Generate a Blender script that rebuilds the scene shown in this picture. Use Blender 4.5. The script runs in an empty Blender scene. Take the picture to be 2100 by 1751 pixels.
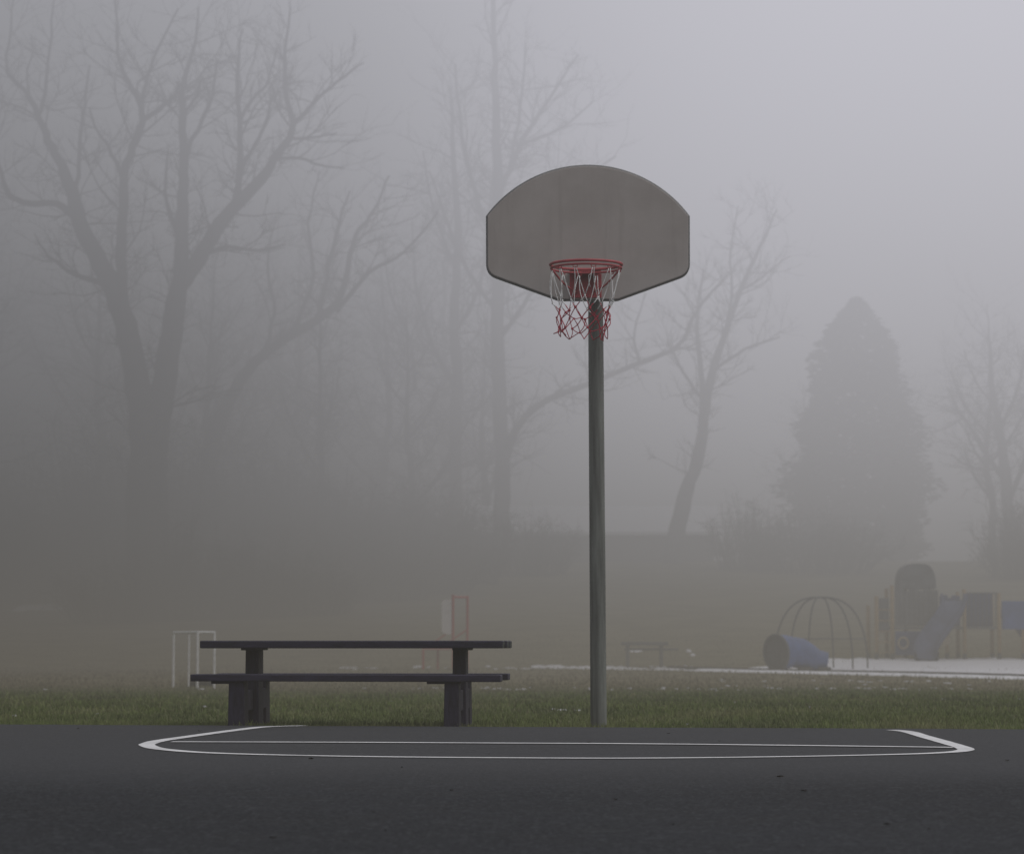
import bpy, bmesh, math, random
from mathutils import Vector, Matrix, noise as mnoise

sc = bpy.context.scene
col = sc.collection
R = math.radians
rnd = random.Random(7)

# ------------------------------------------------------------------ camera
F = 5776.0                 # focal length in units of a 2100-wide picture
CAM_Z = 0.56
HOR = 1315.0
PITCH = math.atan((HOR - 875.5) / F)
cam_d = bpy.data.cameras.new('camera')
cam = bpy.data.objects.new('camera', cam_d)
col.objects.link(cam)
cam.location = (0, 0, CAM_Z)
cam.rotation_euler = (R(90) + PITCH, 0, 0)
cam_d.sensor_width = 36
cam_d.lens = 36 * F / 2100
cam_d.clip_start = 0.1
cam_d.clip_end = 6000
sc.camera = cam
cam_d.dof.use_dof = True
cam_d.dof.focus_distance = 15.0
cam_d.dof.aperture_fstop = 5.6
CP, SP = math.cos(PITCH), math.sin(PITCH)


def ray(px, py):
    u, v = (px - 1050) / F, (875.5 - py) / F
    return Vector((u, CP - v * SP, SP + v * CP))


def at(px, py, d):
    """measured picture position -> metres on the upright plane y = d"""
    r = ray(px, py)
    t = d / r.y
    return Vector((r.x * t, d, CAM_Z + r.z * t))


def smooth(a, b, v):
    t = max(0.0, min(1.0, (v - a) / (b - a)))
    return t * t * (3 - 2 * t)


def lerp(a, b, t):
    return a + (b - a) * t


# ------------------------------------------------------------------ terrain height
EDGE_A, EDGE_B = Vector((-3.4, 19.2)), Vector((3.3, 18.15))


def edge_y(x):
    return lerp(EDGE_A.y, EDGE_B.y, (x - EDGE_A.x) / (EDGE_B.x - EDGE_A.x))


def terrain(x, y):
    z = -0.03 - 0.22 * smooth(19, 50, y)
    up = max(0.0, y - 82)
    if up > 0:
        s = 0.088
        h = s * up - s * 6 * (1 - math.exp(-up / 6))
        top = 4.0
        h = top * (1 - math.exp(-(h / top) * 1.0)) if h > 0 else 0
        lim = 4.25
        z += min(s * up - s * 6 * (1 - math.exp(-up / 6)), lim + 0.01 * up) * smooth(0, 1, 1) if True else h
    if y > 24:
        w = smooth(24, 60, y)
        z += w * 0.05 * mnoise.noise(Vector((x * 0.12, y * 0.05, 1.3)))
        z += smooth(85, 120, y) * 0.25 * mnoise.noise(Vector((x * 0.05, y * 0.03, 7.1)))
    return z


def ground_at(px, py):
    r = ray(px, py)
    t = 4.0
    prev = t
    while t < 400:
        p = Vector((0, 0, CAM_Z)) + r * t
        g = 0.0 if p.y < edge_y(p.x) else terrain(p.x, p.y)
        if p.z < g:
            a, b = prev, t
            for _ in range(24):
                m = (a + b) / 2
                p = Vector((0, 0, CAM_Z)) + r * m
                g = 0.0 if p.y < edge_y(p.x) else terrain(p.x, p.y)
                if p.z < g:
                    b = m
                else:
                    a = m
            p = Vector((0, 0, CAM_Z)) + r * b
            return Vector((p.x, p.y, g))
        prev = t
        t += 0.25
    p = Vector((0, 0, CAM_Z)) + r * 120
    return Vector((p.x, p.y, terrain(p.x, p.y)))


# ------------------------------------------------------------------ tagging
def tag(o, label=None, cat=None, group=None, kind=None):
    if label:
        o['label'] = label
    if cat:
        o['category'] = cat
    if group:
        o['group'] = group
    if kind:
        o['kind'] = kind
    return o


def empty(name, loc, rz=0.0):
    o = bpy.data.objects.new(name, None)
    o.empty_display_size = 0.2
    col.objects.link(o)
    o.location = loc
    o.rotation_euler = (0, 0, rz)
    return o


def copy_tree(o, parent=None):
    c = o.copy()
    col.objects.link(c)
    c.parent = parent
    for ch in list(o.children):
        copy_tree(ch, c)
    return c


# ------------------------------------------------------------------ mesh builder
class MB:
    def __init__(self):
        self.v, self.f, self.c = [], [], []

    def quadbox(self, cx, cy, cz, sx, sy, sz, rz=0.0, taper=(1, 1), bev=0.0):
        bm = bmesh.new()
        bmesh.ops.create_cube(bm, size=1)
        for vv in bm.verts:
            k = taper[1] if vv.co.z > 0 else taper[0]
            vv.co = Vector((vv.co.x * sx * k, vv.co.y * sy, vv.co.z * sz))
        if bev > 0:
            bmesh.ops.bevel(bm, geom=list(bm.edges), offset=bev, segments=2, affect='EDGES', profile=0.5)
        m = Matrix.Translation((cx, cy, cz)) @ Matrix.Rotation(rz, 4, 'Z')
        self.add_bm(bm, m)
        bm.free()
        return self

    def add_bm(self, bm, m=Matrix.Identity(4)):
        b = len(self.v)
        bm.verts.index_update()
        for vv in bm.verts:
            self.v.append(tuple(m @ vv.co))
        for ff in bm.faces:
            self.f.append([b + vv.index for vv in ff.verts])

    def tube(self, pts, rad, n=6, cap=True, closed=False):
        pts = [Vector(p) for p in pts]
        k = len(pts)
        if not hasattr(rad, '__len__'):
            rad = [rad] * k
        b = len(self.v)
        t0 = (pts[1] - pts[0]).normalized()
        ref = Vector((0, 0, 1)) if abs(t0.z) < 0.9 else Vector((1, 0, 0))
        nrm = t0.cross(ref).normalized()
        for i in range(k):
            if closed:
                t = (pts[(i + 1) % k] - pts[i - 1])
            else:
                t = pts[min(i + 1, k - 1)] - pts[max(i - 1, 0)]
            if t.length < 1e-9:
                t = t0
            t = t.normalized()
            nrm = nrm - t * nrm.dot(t)
            if nrm.length < 1e-6:
                nrm = t.cross(Vector((0.3, 0.5, 0.8)))
            nrm = nrm.normalized()
            bi = t.cross(nrm)
            for j in range(n):
                a = 2 * math.pi * j / n
                self.v.append(tuple(pts[i] + (nrm * math.cos(a) + bi * math.sin(a)) * rad[i]))
        for i in range(k - 1 if not closed else k):
            i2 = (i + 1) % k
            for j in range(n):
                self.f.append([b + i * n + j, b + i * n + (j + 1) % n, b + i2 * n + (j + 1) % n, b + i2 * n + j])
        if cap and not closed:
            self.f.append([b + j for j in range(n)][::-1])
            self.f.append([b + (k - 1) * n + j for j in range(n)])
        return self

    def prism(self, outline, y0, y1):
        """outline of (x, z) pairs, extruded in y"""
        b = len(self.v)
        n = len(outline)
        for x, z in outline:
            self.v.append((x, y0, z))
        for x, z in outline:
            self.v.append((x, y1, z))
        self.f.append([b + i for i in range(n)])
        self.f.append([b + n + i for i in range(n)][::-1])
        for i in range(n):
            j = (i + 1) % n
            self.f.append([b + i, b + n + i, b + n + j, b + j])
        return self

    def build(self, name, mat, parent=None, loc=None, smooth_shade=False):
        me = bpy.data.meshes.new(name)
        off = Vector(loc) if loc is not None else Vector((0, 0, 0))
        me.from_pydata([tuple(Vector(p) - off) for p in self.v], [], self.f)
        me.update()
        if self.c:
            at_ = me.color_attributes.new('Col', 'FLOAT_COLOR', 'POINT')
            for i, cc in enumerate(self.c):
                at_.data[i].color = cc
        o = bpy.data.objects.new(name, me)
        col.objects.link(o)
        if loc is not None and parent is None:
            o.location = loc
        if mat:
            me.materials.append(mat)
        if smooth_shade:
            for p in me.polygons:
                p.use_smooth = True
        if parent:
            o.parent = parent
        return o


# ------------------------------------------------------------------ materials
def mat(name, color, rough=0.8, spec=0.3, var=0.15, scale=8.0, bump=0.0, bscale=60.0, metal=0.0, stretch=(1, 1, 1), col2=None):
    m = bpy.data.materials.new(name)
    m.use_nodes = True
    nt = m.node_tree
    bs = nt.nodes['Principled BSDF']
    bs.inputs['Roughness'].default_value = rough
    bs.inputs['Specular IOR Level'].default_value = spec
    bs.inputs['Metallic'].default_value = metal
    tc = nt.nodes.new('ShaderNodeTexCoord')
    mp = nt.nodes.new('ShaderNodeMapping')
    mp.inputs['Scale'].default_value = stretch
    nt.links.new(tc.outputs['Object'], mp.inputs['Vector'])
    nz = nt.nodes.new('ShaderNodeTexNoise')
    nz.inputs['Scale'].default_value = scale
    nz.inputs['Detail'].default_value = 6
    nz.inputs['Roughness'].default_value = 0.6
    nt.links.new(mp.outputs['Vector'], nz.inputs['Vector'])
    cr = nt.nodes.new('ShaderNodeValToRGB')
    c1 = [max(0, c * (1 - var)) for c in color]
    c2 = list(col2) if col2 else [min(1, c * (1 + var)) for c in color]
    cr.color_ramp.elements[0].position = 0.3
    cr.color_ramp.elements[1].position = 0.7
    cr.color_ramp.elements[0].color = (*c1, 1)
    cr.color_ramp.elements[1].color = (*c2, 1)
    nt.links.new(nz.outputs['Fac'], cr.inputs['Fac'])
    nt.links.new(cr.outputs['Color'], bs.inputs['Base Color'])
    if bump > 0:
        n2 = nt.nodes.new('ShaderNodeTexNoise')
        n2.inputs['Scale'].default_value = bscale
        n2.inputs['Detail'].default_value = 5
        nt.links.new(mp.outputs['Vector'], n2.inputs['Vector'])
        bp = nt.nodes.new('ShaderNodeBump')
        bp.inputs['Strength'].default_value = bump
        bp.inputs['Distance'].default_value = 0.01
        nt.links.new(n2.outputs['Fac'], bp.inputs['Height'])
        nt.links.new(bp.outputs['Normal'], bs.inputs['Normal'])
    return m


def math_node(nt, op, a, b=None, clamp=False):
    n = nt.nodes.new('ShaderNodeMath')
    n.operation = op
    n.use_clamp = clamp
    for i, s in enumerate((a, b)):
        if s is None:
            continue
        if isinstance(s, (int, float)):
            n.inputs[i].default_value = s
        else:
            nt.links.new(s, n.inputs[i])
    return n.outputs[0]


def maprange(nt, v, a, b, c=0.0, d=1.0, kind='SMOOTHSTEP'):
    n = nt.nodes.new('ShaderNodeMapRange')
    n.interpolation_type = kind
    nt.links.new(v, n.inputs['Value'])
    n.inputs['From Min'].default_value = a
    n.inputs['From Max'].default_value = b
    n.inputs['To Min'].default_value = c
    n.inputs['To Max'].default_value = d
    return n.outputs['Result']


def mixcol(nt, fac, a, b):
    n = nt.nodes.new('ShaderNodeMix')
    n.data_type = 'RGBA'
    for key, s in (('Factor', fac), ('A', a), ('B', b)):
        i = [x for x in n.inputs if x.name == key and (x.type == ('VALUE' if key == 'Factor' else 'RGBA'))][0]
        if isinstance(s, (int, float)):
            i.default_value = s
        elif isinstance(s, (tuple, list)):
            i.default_value = (*s, 1)
        else:
            nt.links.new(s, i)
    return [x for x in n.outputs if x.type == 'RGBA'][0]


def noise_node(nt, vec, scale, detail=5, rough=0.6):
    n = nt.nodes.new('ShaderNodeTexNoise')
    n.inputs['Scale'].default_value = scale
    n.inputs['Detail'].default_value = detail
    n.inputs['Roughness'].default_value = rough
    nt.links.new(vec, n.inputs['Vector'])
    return n.outputs['Fac']


def base(name):
    m = bpy.data.materials.new(name)
    m.use_nodes = True
    nt = m.node_tree
    bs = nt.nodes['Principled BSDF']
    g = nt.nodes.new('ShaderNodeNewGeometry')
    return m, nt, bs, g.outputs['Position']


# asphalt
def asphalt_material():
    m, nt, bs, P = base('asphalt')
    bs.inputs['Roughness'].default_value = 0.82
    bs.inputs['Specular IOR Level'].default_value = 0.05
    big = noise_node(nt, P, 0.35, 4)
    mid = noise_node(nt, P, 3.0, 5)
    fine = noise_node(nt, P, 48, 4, 0.8)
    vo = nt.nodes.new('ShaderNodeTexVoronoi')
    vo.inputs['Scale'].default_value = 34
    nt.links.new(P, vo.inputs['Vector'])
    c = mixcol(nt, maprange(nt, big, 0.35, 0.65), (0.0135, 0.0152, 0.0185), (0.0195, 0.0217, 0.026))
    c = mixcol(nt, maprange(nt, mid, 0.4, 0.75, 0, 0.5), c, (0.022, 0.023, 0.0245))
    mott = noise_node(nt, P, 11, 5, 0.75)
    c = mixcol(nt, maprange(nt, mott, 0.52, 0.68, 0, 0.55), c, (0.012, 0.013, 0.0145))
    c = mixcol(nt, maprange(nt, mott, 0.48, 0.36, 0, 0.45), c, (0.050, 0.053, 0.059))
    c = mixcol(nt, maprange(nt, fine, 0.48, 0.66, 0, 0.75), c, (0.072, 0.076, 0.084))
    c = mixcol(nt, maprange(nt, vo.outputs['Distance'], 0.0, 0.35, 0.5, 0.0), c, (0.010, 0.0105, 0.011))
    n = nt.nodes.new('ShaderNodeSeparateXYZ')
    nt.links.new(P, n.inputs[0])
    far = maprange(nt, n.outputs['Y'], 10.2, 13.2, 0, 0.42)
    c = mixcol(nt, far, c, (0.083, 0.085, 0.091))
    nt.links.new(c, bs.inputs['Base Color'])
    bp = nt.nodes.new('ShaderNodeBump')
    bp.inputs['Strength'].default_value = 0.75
    bp.inputs['Distance'].default_value = 0.006
    h = math_node(nt, 'ADD', fine, math_node(nt, 'MULTIPLY', vo.outputs['Distance'], 0.8))
    nt.links.new(h, bp.inputs['Height'])
    nt.links.new(bp.outputs['Normal'], bs.inputs['Normal'])
    return m


def ground_material():
    m, nt, bs, P = base('field')
    bs.inputs['Roughness'].default_value = 0.95
    bs.inputs['Specular IOR Level'].default_value = 0.05
    n = nt.nodes.new('ShaderNodeSeparateXYZ')
    nt.links.new(P, n.inputs[0])
    a = noise_node(nt, P, 0.6, 6)
    b = noise_node(nt, P, 6.0, 6)
    c3 = noise_node(nt, P, 35, 4)
    green = mixcol(nt, maprange(nt, b, 0.35, 0.65), (0.065, 0.078, 0.034), (0.11, 0.122, 0.055))
    green = mixcol(nt, maprange(nt, c3, 0.45, 0.7, 0, 0.6), green, (0.028, 0.035, 0.014))
    brown = mixcol(nt, maprange(nt, a, 0.35, 0.65), (0.150, 0.132, 0.080), (0.205, 0.182, 0.112))
    brown = mixcol(nt, maprange(nt, b, 0.4, 0.7, 0, 0.6), brown, (0.15, 0.145, 0.075))
    w = math_node(nt, 'ADD', n.outputs['Y'], math_node(nt, 'MULTIPLY', math_node(nt, 'SUBTRACT', a, 0.5), 14.0))
    c = mixcol(nt, maprange(nt, w, 42, 56), green, brown)
    nt.links.new(c, bs.inputs['Base Color'])
    bp = nt.nodes.new('ShaderNodeBump')
    bp.inputs['Strength'].default_value = 0.8
    bp.inputs['Distance'].default_value = 0.03
    nt.links.new(c3, bp.inputs['Height'])
    nt.links.new(bp.outputs['Normal'], bs.inputs['Normal'])
    return m


def paint_material():
    m, nt, bs, P = base('court_paint')
    bs.inputs['Roughness'].default_value = 0.7
    bs.inputs['Specular IOR Level'].default_value = 0.2
    f = noise_node(nt, P, 60, 5, 0.8)
    g = noise_node(nt, P, 2.2, 4)
    c = mixcol(nt, maprange(nt, g, 0.35, 0.7), (0.66, 0.66, 0.67), (0.54, 0.542, 0.55))
    w = math_node(nt, 'ADD', maprange(nt, f, 0.54, 0.70, 0, 0.75), maprange(nt, g, 0.62, 0.8, 0, 0.3), True)
    c = mixcol(nt, w, c, (0.09, 0.09, 0.095))
    nt.links.new(c, bs.inputs['Base Color'])
    return m


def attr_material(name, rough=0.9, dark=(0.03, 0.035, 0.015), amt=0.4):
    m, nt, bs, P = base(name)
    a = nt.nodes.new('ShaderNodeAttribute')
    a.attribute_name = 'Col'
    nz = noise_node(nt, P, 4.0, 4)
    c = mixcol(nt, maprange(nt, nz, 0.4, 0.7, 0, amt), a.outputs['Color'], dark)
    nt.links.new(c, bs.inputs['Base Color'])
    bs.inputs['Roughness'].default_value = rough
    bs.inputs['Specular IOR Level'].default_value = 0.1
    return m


def board_material():
    m, nt, bs, P = base('backboard_face')
    tc = nt.nodes.new('ShaderNodeTexCoord')
    mp = nt.nodes.new('ShaderNodeMapping')
    mp.inputs['Scale'].default_value = (9, 1, 0.7)
    nt.links.new(tc.outputs['Object'], mp.inputs['Vector'])
    st = noise_node(nt, mp.outputs['Vector'], 1.6, 6, 0.65)
    bl = noise_node(nt, tc.outputs['Object'], 2.3, 4)
    gr = noise_node(nt, tc.outputs['Object'], 140, 3, 0.7)
    c = mixcol(nt, maprange(nt, bl, 0.3, 0.7), (0.375, 0.340, 0.322), (0.435, 0.400, 0.382))
    c = mixcol(nt, maprange(nt, st, 0.50, 0.72, 0, 0.32), c, (0.300, 0.268, 0.250))
    c = mixcol(nt, maprange(nt, gr, 0.5, 0.75, 0, 0.35), c, (0.29, 0.27, 0.26))
    s = nt.nodes.new('ShaderNodeSeparateXYZ')
    nt.links.new(tc.outputs['Object'], s.inputs[0])
    edge = maprange(nt, s.outputs['Z'], 0.0, 0.28, 0.35, 0.0)
    c = mixcol(nt, edge, c, (0.48, 0.46, 0.45))
    nt.links.new(c, bs.inputs['Base Color'])
    bs.inputs['Roughness'].default_value = 0.7
    bs.inputs['Specular IOR Level'].default_value = 0.25
    return m


M = {}
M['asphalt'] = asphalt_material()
M['field'] = ground_material()
M['paint'] = paint_material()
M['blades'] = attr_material('grass_blades')
M['board'] = board_material()
M['edge'] = mat('dark_trim', (0.17, 0.168, 0.168), 0.6)
M['pole'] = mat('weathered_pole', (0.140, 0.147, 0.138), 0.65, 0.3, 0.5, 3.5, 0.3, 60, stretch=(6, 6, 0.45))
M['red'] = mat('red_steel', (0.37, 0.055, 0.068), 0.5, 0.35, 0.25, 14)
M['redcord'] = mat('red_cord', (0.36, 0.03, 0.055), 0.9, 0.1, 0.3, 30)
M['whitecord'] = mat('white_cord', (0.72, 0.72, 0.72), 0.9, 0.1, 0.2, 30)
M['steel'] = mat('dull_steel', (0.16, 0.15, 0.15), 0.5, 0.4)
M['table'] = mat('dark_purple_paint', (0.0195, 0.0165, 0.037), 0.6, 0.3, 0.55, 5.0, 0.3, 40, stretch=(1, 6, 6))
M['tableend'] = mat('worn_plank_end', (0.050, 0.056, 0.053), 0.9, 0.1, 0.2, 3)
M['leg'] = mat('dark_leg_paint', (0.0195, 0.0165, 0.037), 0.65, 0.3, 0.6, 9.0, 0.3, 40, stretch=(5, 5, 1))
M['bark'] = mat('bark', (0.085, 0.081, 0.078), 0.95, 0.05, 0.4, 3.0)
M['hazebark'] = mat('haze_bark', (0.185, 0.178, 0.175), 0.95, 0.05, 0.35, 3.0)  # bark lightened so farther trees fade; haze put into the colour
M['twig'] = mat('twigs', (0.075, 0.070, 0.066), 0.95, 0.05, 0.3, 2.0)
M['needles'] = mat('needles', (0.150, 0.156, 0.146), 0.95, 0.05, 0.4, 1.2)
M['brush'] = mat('brush', (0.070, 0.063, 0.056), 0.95, 0.05, 0.4, 2.0)
M['snow'] = attr_material('snow', 0.8, (0.45, 0.44, 0.43), 0.15)
M['roofsnow'] = mat('roof_snow', (0.93, 0.93, 0.95), 0.8, 0.2, 0.06, 3.0, 0.4, 8)
M['white'] = mat('white_metal', (0.80, 0.80, 0.80), 0.5, 0.4, 0.12, 10)
M['greypanel'] = mat('grey_panel', (0.80, 0.77, 0.76), 0.6, 0.3, 0.12, 4)
M['slideblue'] = mat('faded_blue_slide', (0.085, 0.105, 0.185), 0.5, 0.3, 0.3, 2)
M['mound'] = mat('dark_stone', (0.022, 0.024, 0.020), 0.95, 0.1, 0.3, 9, 0.5, 12)
M['blue'] = mat('blue_plastic', (0.070, 0.120, 0.29), 0.45, 0.4, 0.18, 3)
M['darkblue'] = mat('dark_blue_panel', (0.075, 0.095, 0.19), 0.5, 0.4, 0.2, 3)
M['darkpanel'] = mat('dark_green_panel', (0.140, 0.143, 0.142), 0.6, 0.3, 0.25, 3)
M['yellow'] = mat('yellow_post', (0.32, 0.225, 0.115), 0.5, 0.3, 0.15, 5)
M['beige'] = mat('beige_plastic', (0.40, 0.33, 0.24), 0.5, 0.3, 0.1, 5)
M['black'] = mat('dark_tube', (0.095, 0.098, 0.100), 0.6, 0.3)
M['timber'] = mat('dark_timber', (0.045, 0.042, 0.038), 0.9, 0.1, 0.3, 5)
M['wall'] = mat('dull_wall', (0.15, 0.145, 0.142), 0.9, 0.1, 0.2, 1.0)
M['leafm'] = mat('dead_leaf', (0.018, 0.014, 0.011), 0.9, 0.1, 0.4, 40)
M['redplay'] = mat('red_play_frame', (0.42, 0.055, 0.05), 0.5, 0.3, 0.15, 5)

# ------------------------------------------------------------------ setting: terrain
def axis(parts):
    out = []
    for a, b, s in parts:
        v = a
        while v < b - 1e-6:
            out.append(v)
            v += s
    out.append(parts[-1][1])
    return out


xs = axis([(-2600, -400, 440), (-400, -80, 40), (-80, -30, 5), (-30, 30, 1.2), (30, 80, 5), (80, 400, 40), (400, 2600, 440)])
ys = axis([(-300, -40, 52), (-40, 14, 9), (14, 30, 0.8), (30, 150, 1.5), (150, 300, 10), (300, 800, 100), (800, 4000, 640)])
b = MB()
for y in ys:
    for x in xs:
        z = terrain(x, y)
        e = edge_y(max(-60, min(60, x)))
        if y < e - 1.2:
            z = -0.12
        elif y < e + 0.1:
            z = -0.06
        b.v.append((x, y, z))
nx = len(xs)
for j in range(len(ys) - 1):
    for i in range(nx - 1):
        b.f.append([j * nx + i, j * nx + i + 1, (j + 1) * nx + i + 1, (j + 1) * nx + i])
g = b.build('terrain', M['field'], smooth_shade=True)
tag(g, 'brown winter field rising gently behind the court', 'ground', kind='structure')

# asphalt court: a slab with a slightly uneven edge
b = MB()
top, n = [], 180
for i in range(n + 1):
    x = lerp(-60, 60, i / n)
    if abs(x) < 6:
        pass
    top.append((x, edge_y(x) + 0.0))
fine_edge = []
x = -60.0
while x < 60:
    jit = 0.05 * mnoise.noise(Vector((x * 1.7, 3.1, 0))) + 0.045 * mnoise.noise(Vector((x * 7, 9.1, 0)))
    fine_edge.append((x, edge_y(x) + jit))
    x += 0.1 if abs(x) < 8 else 2.0
k = len(fine_edge)
for x, y in fine_edge:
    b.v.append((x, -60, 0))
for x, y in fine_edge:
    b.v.append((x, y, 0))
for x, y in fine_edge:
    b.v.append((x, y + 0.01, -0.12))
for i in range(k - 1):
    b.f.append([i, i + 1, k + i + 1, k + i])
    b.f.append([k + i, k + i + 1, 2 * k + i + 1, 2 * k + i])
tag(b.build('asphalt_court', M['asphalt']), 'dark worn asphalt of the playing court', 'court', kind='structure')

# painted court lines
def gp(px, py, z=0.004):
    r = ray(px, py)
    t = (z - CAM_Z) / r.z
    return Vector((r.x * t, r.y * t, z))


def spline(pts, n=12):
    out = []
    P = [pts[0]] + list(pts) + [pts[-1]]
    for i in range(1, len(P) - 2):
        p0, p1, p2, p3 = P[i - 1], P[i], P[i + 1], P[i + 2]
        for k in range(n):
            t = k / n
            out.append(0.5 * ((2 * p1) + (p2 - p0) * t + (2 * p0 - 5 * p1 + 4 * p2 - p3) * t * t + (3 * p1 - p0 - 3 * p2 + p3) * t ** 3))
    out.append(P[-2])
    return out


def stripe(b, pts, w, z, ends=(1, 1)):
    base_i = len(b.v)
    k = len(pts)
    for i, p in enumerate(pts):
        t = (pts[min(i + 1, k - 1)] - pts[max(i - 1, 0)])
        t.z = 0
        t.normalize()
        nn = Vector((-t.y, t.x, 0))
        j = 1 + 0.07 * mnoise.noise(Vector((p.x * 3, p.y * 3, 0)))
        b.v.append(tuple(Vector((p.x, p.y, z)) + nn * w * 0.5 * j))
        b.v.append(tuple(Vector((p.x, p.y, z)) - nn * w * 0.5 * j))
    for i in range(k - 1):
        b.f.append([base_i + 2 * i, base_i + 2 * i + 1, base_i + 2 * i + 3, base_i + 2 * i + 2])


b = MB()
outer = [(625, 1487.0), (545, 1489.5), (485, 1496), (400, 1507.5), (330, 1517.5), (306, 1523.5), (303, 1528), (335, 1535.5), (450, 1543.5), (700, 1549.5),
         (1000, 1552.5), (1300, 1553.5), (1600, 1550.5), (1850, 1545.5), (1945, 1541.5), (1978, 1537.5), (1976, 1532.5), (1945, 1523), (1895, 1509), (1862, 1499.5), (1830, 1496)]
stripe(b, spline([gp(*p) for p in outer], 10), 0.088, 0.004)
inner = [(352, 1520.5), (700, 1521.5), (1000, 1523), (1300, 1524.5), (1640, 1528), (1955, 1532)]
stripe(b, spline([gp(*p) for p in inner], 10), 0.10, 0.0055)
tag(b.build('court_markings', M['paint']), 'worn white lane and free throw lines painted on the asphalt', 'markings', kind='structure')

# ------------------------------------------------------------------ grass
b = MB()


def blade(x, y, z, h, w, c):
    a = rnd.uniform(0, 6.283)
    lean = rnd.uniform(0.1, 0.9) * h
    dx, dy = math.cos(a), math.sin(a)
    l2 = rnd.uniform(0, 6.283)
    i = len(b.v)
    b.v += [(x - dx * w, y - dy * w, z - 0.01), (x + dx * w, y + dy * w, z - 0.01),
            (x + math.cos(l2) * lean, y + math.sin(l2) * lean, z + h)]
    b.f.append([i, i + 1, i + 2])
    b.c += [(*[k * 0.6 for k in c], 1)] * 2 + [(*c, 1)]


def grass_colour(x, y):
    n1 = mnoise.noise(Vector((x * 0.9, y * 0.35, 2.0)))
    n2 = mnoise.noise(Vector((x * 0.25, y * 0.12, 5.0)))
    g = Vector((0.140, 0.178, 0.062))
    yl = Vector((0.23, 0.225, 0.12))
    dk = Vector((0.098, 0.108, 0.062))
    br = Vector((0.215, 0.192, 0.120))
    c = g.lerp(yl, max(0, n1) * 1.1) if n1 > 0 else g.lerp(dk, -n1 * 1.1)
    k = smooth(42, 54, y + 8 * n2)
    c = c.lerp(br, k)
    if rnd.random() < 0.10:
        c = c.lerp(Vector((0.24, 0.215, 0.14)), 0.7)
    return c * rnd.uniform(0.95, 1.5)


def scatter(y0, y1, count, h, w):
    for _ in range(count):
        y = rnd.uniform(y0, y1)
        half = y * 0.19 + 2.6
        x = rnd.uniform(-half, half)
        e = edge_y(x)
        yy = y
        if y0 < 19:
            yy = e + rnd.random() ** 1.5 * (y1 - y0)
        if yy < e + 0.005:
            continue
        tuft = 1 + 0.5 * mnoise.noise(Vector((x * 1.3, yy * 1.3, 0)))
        blade(x, yy, terrain(x, yy), h * rnd.uniform(0.5, 1.3) * tuft, w * rnd.uniform(0.7, 1.3), grass_colour(x, yy))


scatter(18.0, 19.2, 23000, 0.030, 0.0032)
scatter(19.2, 24, 41000, 0.034, 0.0045)
scatter(24, 34, 34000, 0.040, 0.007)
scatter(34, 55, 26000, 0.045, 0.012)
scatter(55, 100, 16000, 0.06, 0.02)
# some longer tufts along the asphalt edge
for _ in range(230):
    x = rnd.uniform(-4.4, 4.4)
    y = edge_y(x) + rnd.uniform(-0.02, 0.25)
    for _ in range(rnd.randint(6, 16)):
        xx, yy = x + rnd.gauss(0, 0.03), y + abs(rnd.gauss(0, 0.03))
        blade(xx, yy, terrain(xx, yy), rnd.uniform(0.03, 0.075), 0.004, grass_colour(xx, yy))
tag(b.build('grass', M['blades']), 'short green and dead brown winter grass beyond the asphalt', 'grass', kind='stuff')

# ------------------------------------------------------------------ snow
b = MB()


def snow_blob(c, rx, ry, seed, h=0.03, shade=1.0):
    r2 = random.Random(seed)
    n = 22
    i0 = len(b.v)
    zc = terrain(c.x, c.y)
    b.v.append((c.x, c.y, zc + h))
    ring = []
    for k in range(n):
        a = 2 * math.pi * k / n
        rr = 0.75 + 0.45 * mnoise.noise(Vector((math.cos(a) * 1.6, math.sin(a) * 1.6, seed * 1.37))) + r2.uniform(-0.12, 0.12)
        ring.append((math.cos(a) * rx * rr, math.sin(a) * ry * rr))
    for f_, hh in ((0.65, h * 0.9), (1.0, -0.01)):
        for x, y in ring:
            X, Y = c.x + x * f_, c.y + y * f_
            b.v.append((X, Y, terrain(X, Y) + hh))
    for k in range(n):
        k2 = (k + 1) % n
        b.f.append([i0, i0 + 1 + k, i0 + 1 + k2])
        b.f.append([i0 + 1 + k, i0 + 1 + n + k, i0 + 1 + n + k2, i0 + 1 + k2])
    b.c += [(0.90 * shade, 0.90 * shade, 0.92 * shade, 1)] * (1 + 2 * n)


def snow_px(px, py, wpx, seed, depth=None, h=0.03, shade=1.0):
    c = ground_at(px, py)
    s = F / c.y
    rx = 0.5 * wpx / s
    snow_blob(c, rx, depth if depth else max(rx * 0.7, 0.03), seed, h, shade)


# edging line and playground surface
ED0, ED1 = ground_at(1445, 1374), ground_at(2140, 1392)


def edging(t):
    return ED0.lerp(ED1, t)


blobs = [(100, 1243, 160, 3.5), (60, 1245, 90, 2.5), (1303, 1335, 40, 0.5), (1412, 1335, 16, 0.4), (1420, 1343, 14, 0.4),
         (1150, 1456, 30, 0.14), (1185, 1457, 26, 0.12), (1135, 1454, 12, 0.06), (420, 1449, 10, 0.1), (536, 1432, 10, 0.12),
         (800, 1438, 12, 0.1), (946, 1444, 14, 0.12), (958, 1441, 9, 0.1), (1509, 1430, 8, 0.12), (1660, 1450, 8, 0.1), (1935, 1434, 9, 0.15),
         (2090, 1434, 8, 0.12), (1407, 1448, 7, 0.1), (1507, 1440, 6, 0.1), (1410, 1486, 6, 0.03), (540, 1482, 9, 0.04), (30, 1468, 10, 0.1), (200, 1465, 8, 0.08)]
for i, (px, py, w, dp) in enumerate(blobs):
    snow_px(px, py, w, i + 3, dp, 0.012 if py > 1400 else 0.05, 0.42 if py > 1400 else 0.9)
sr = random.Random(5)
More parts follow.
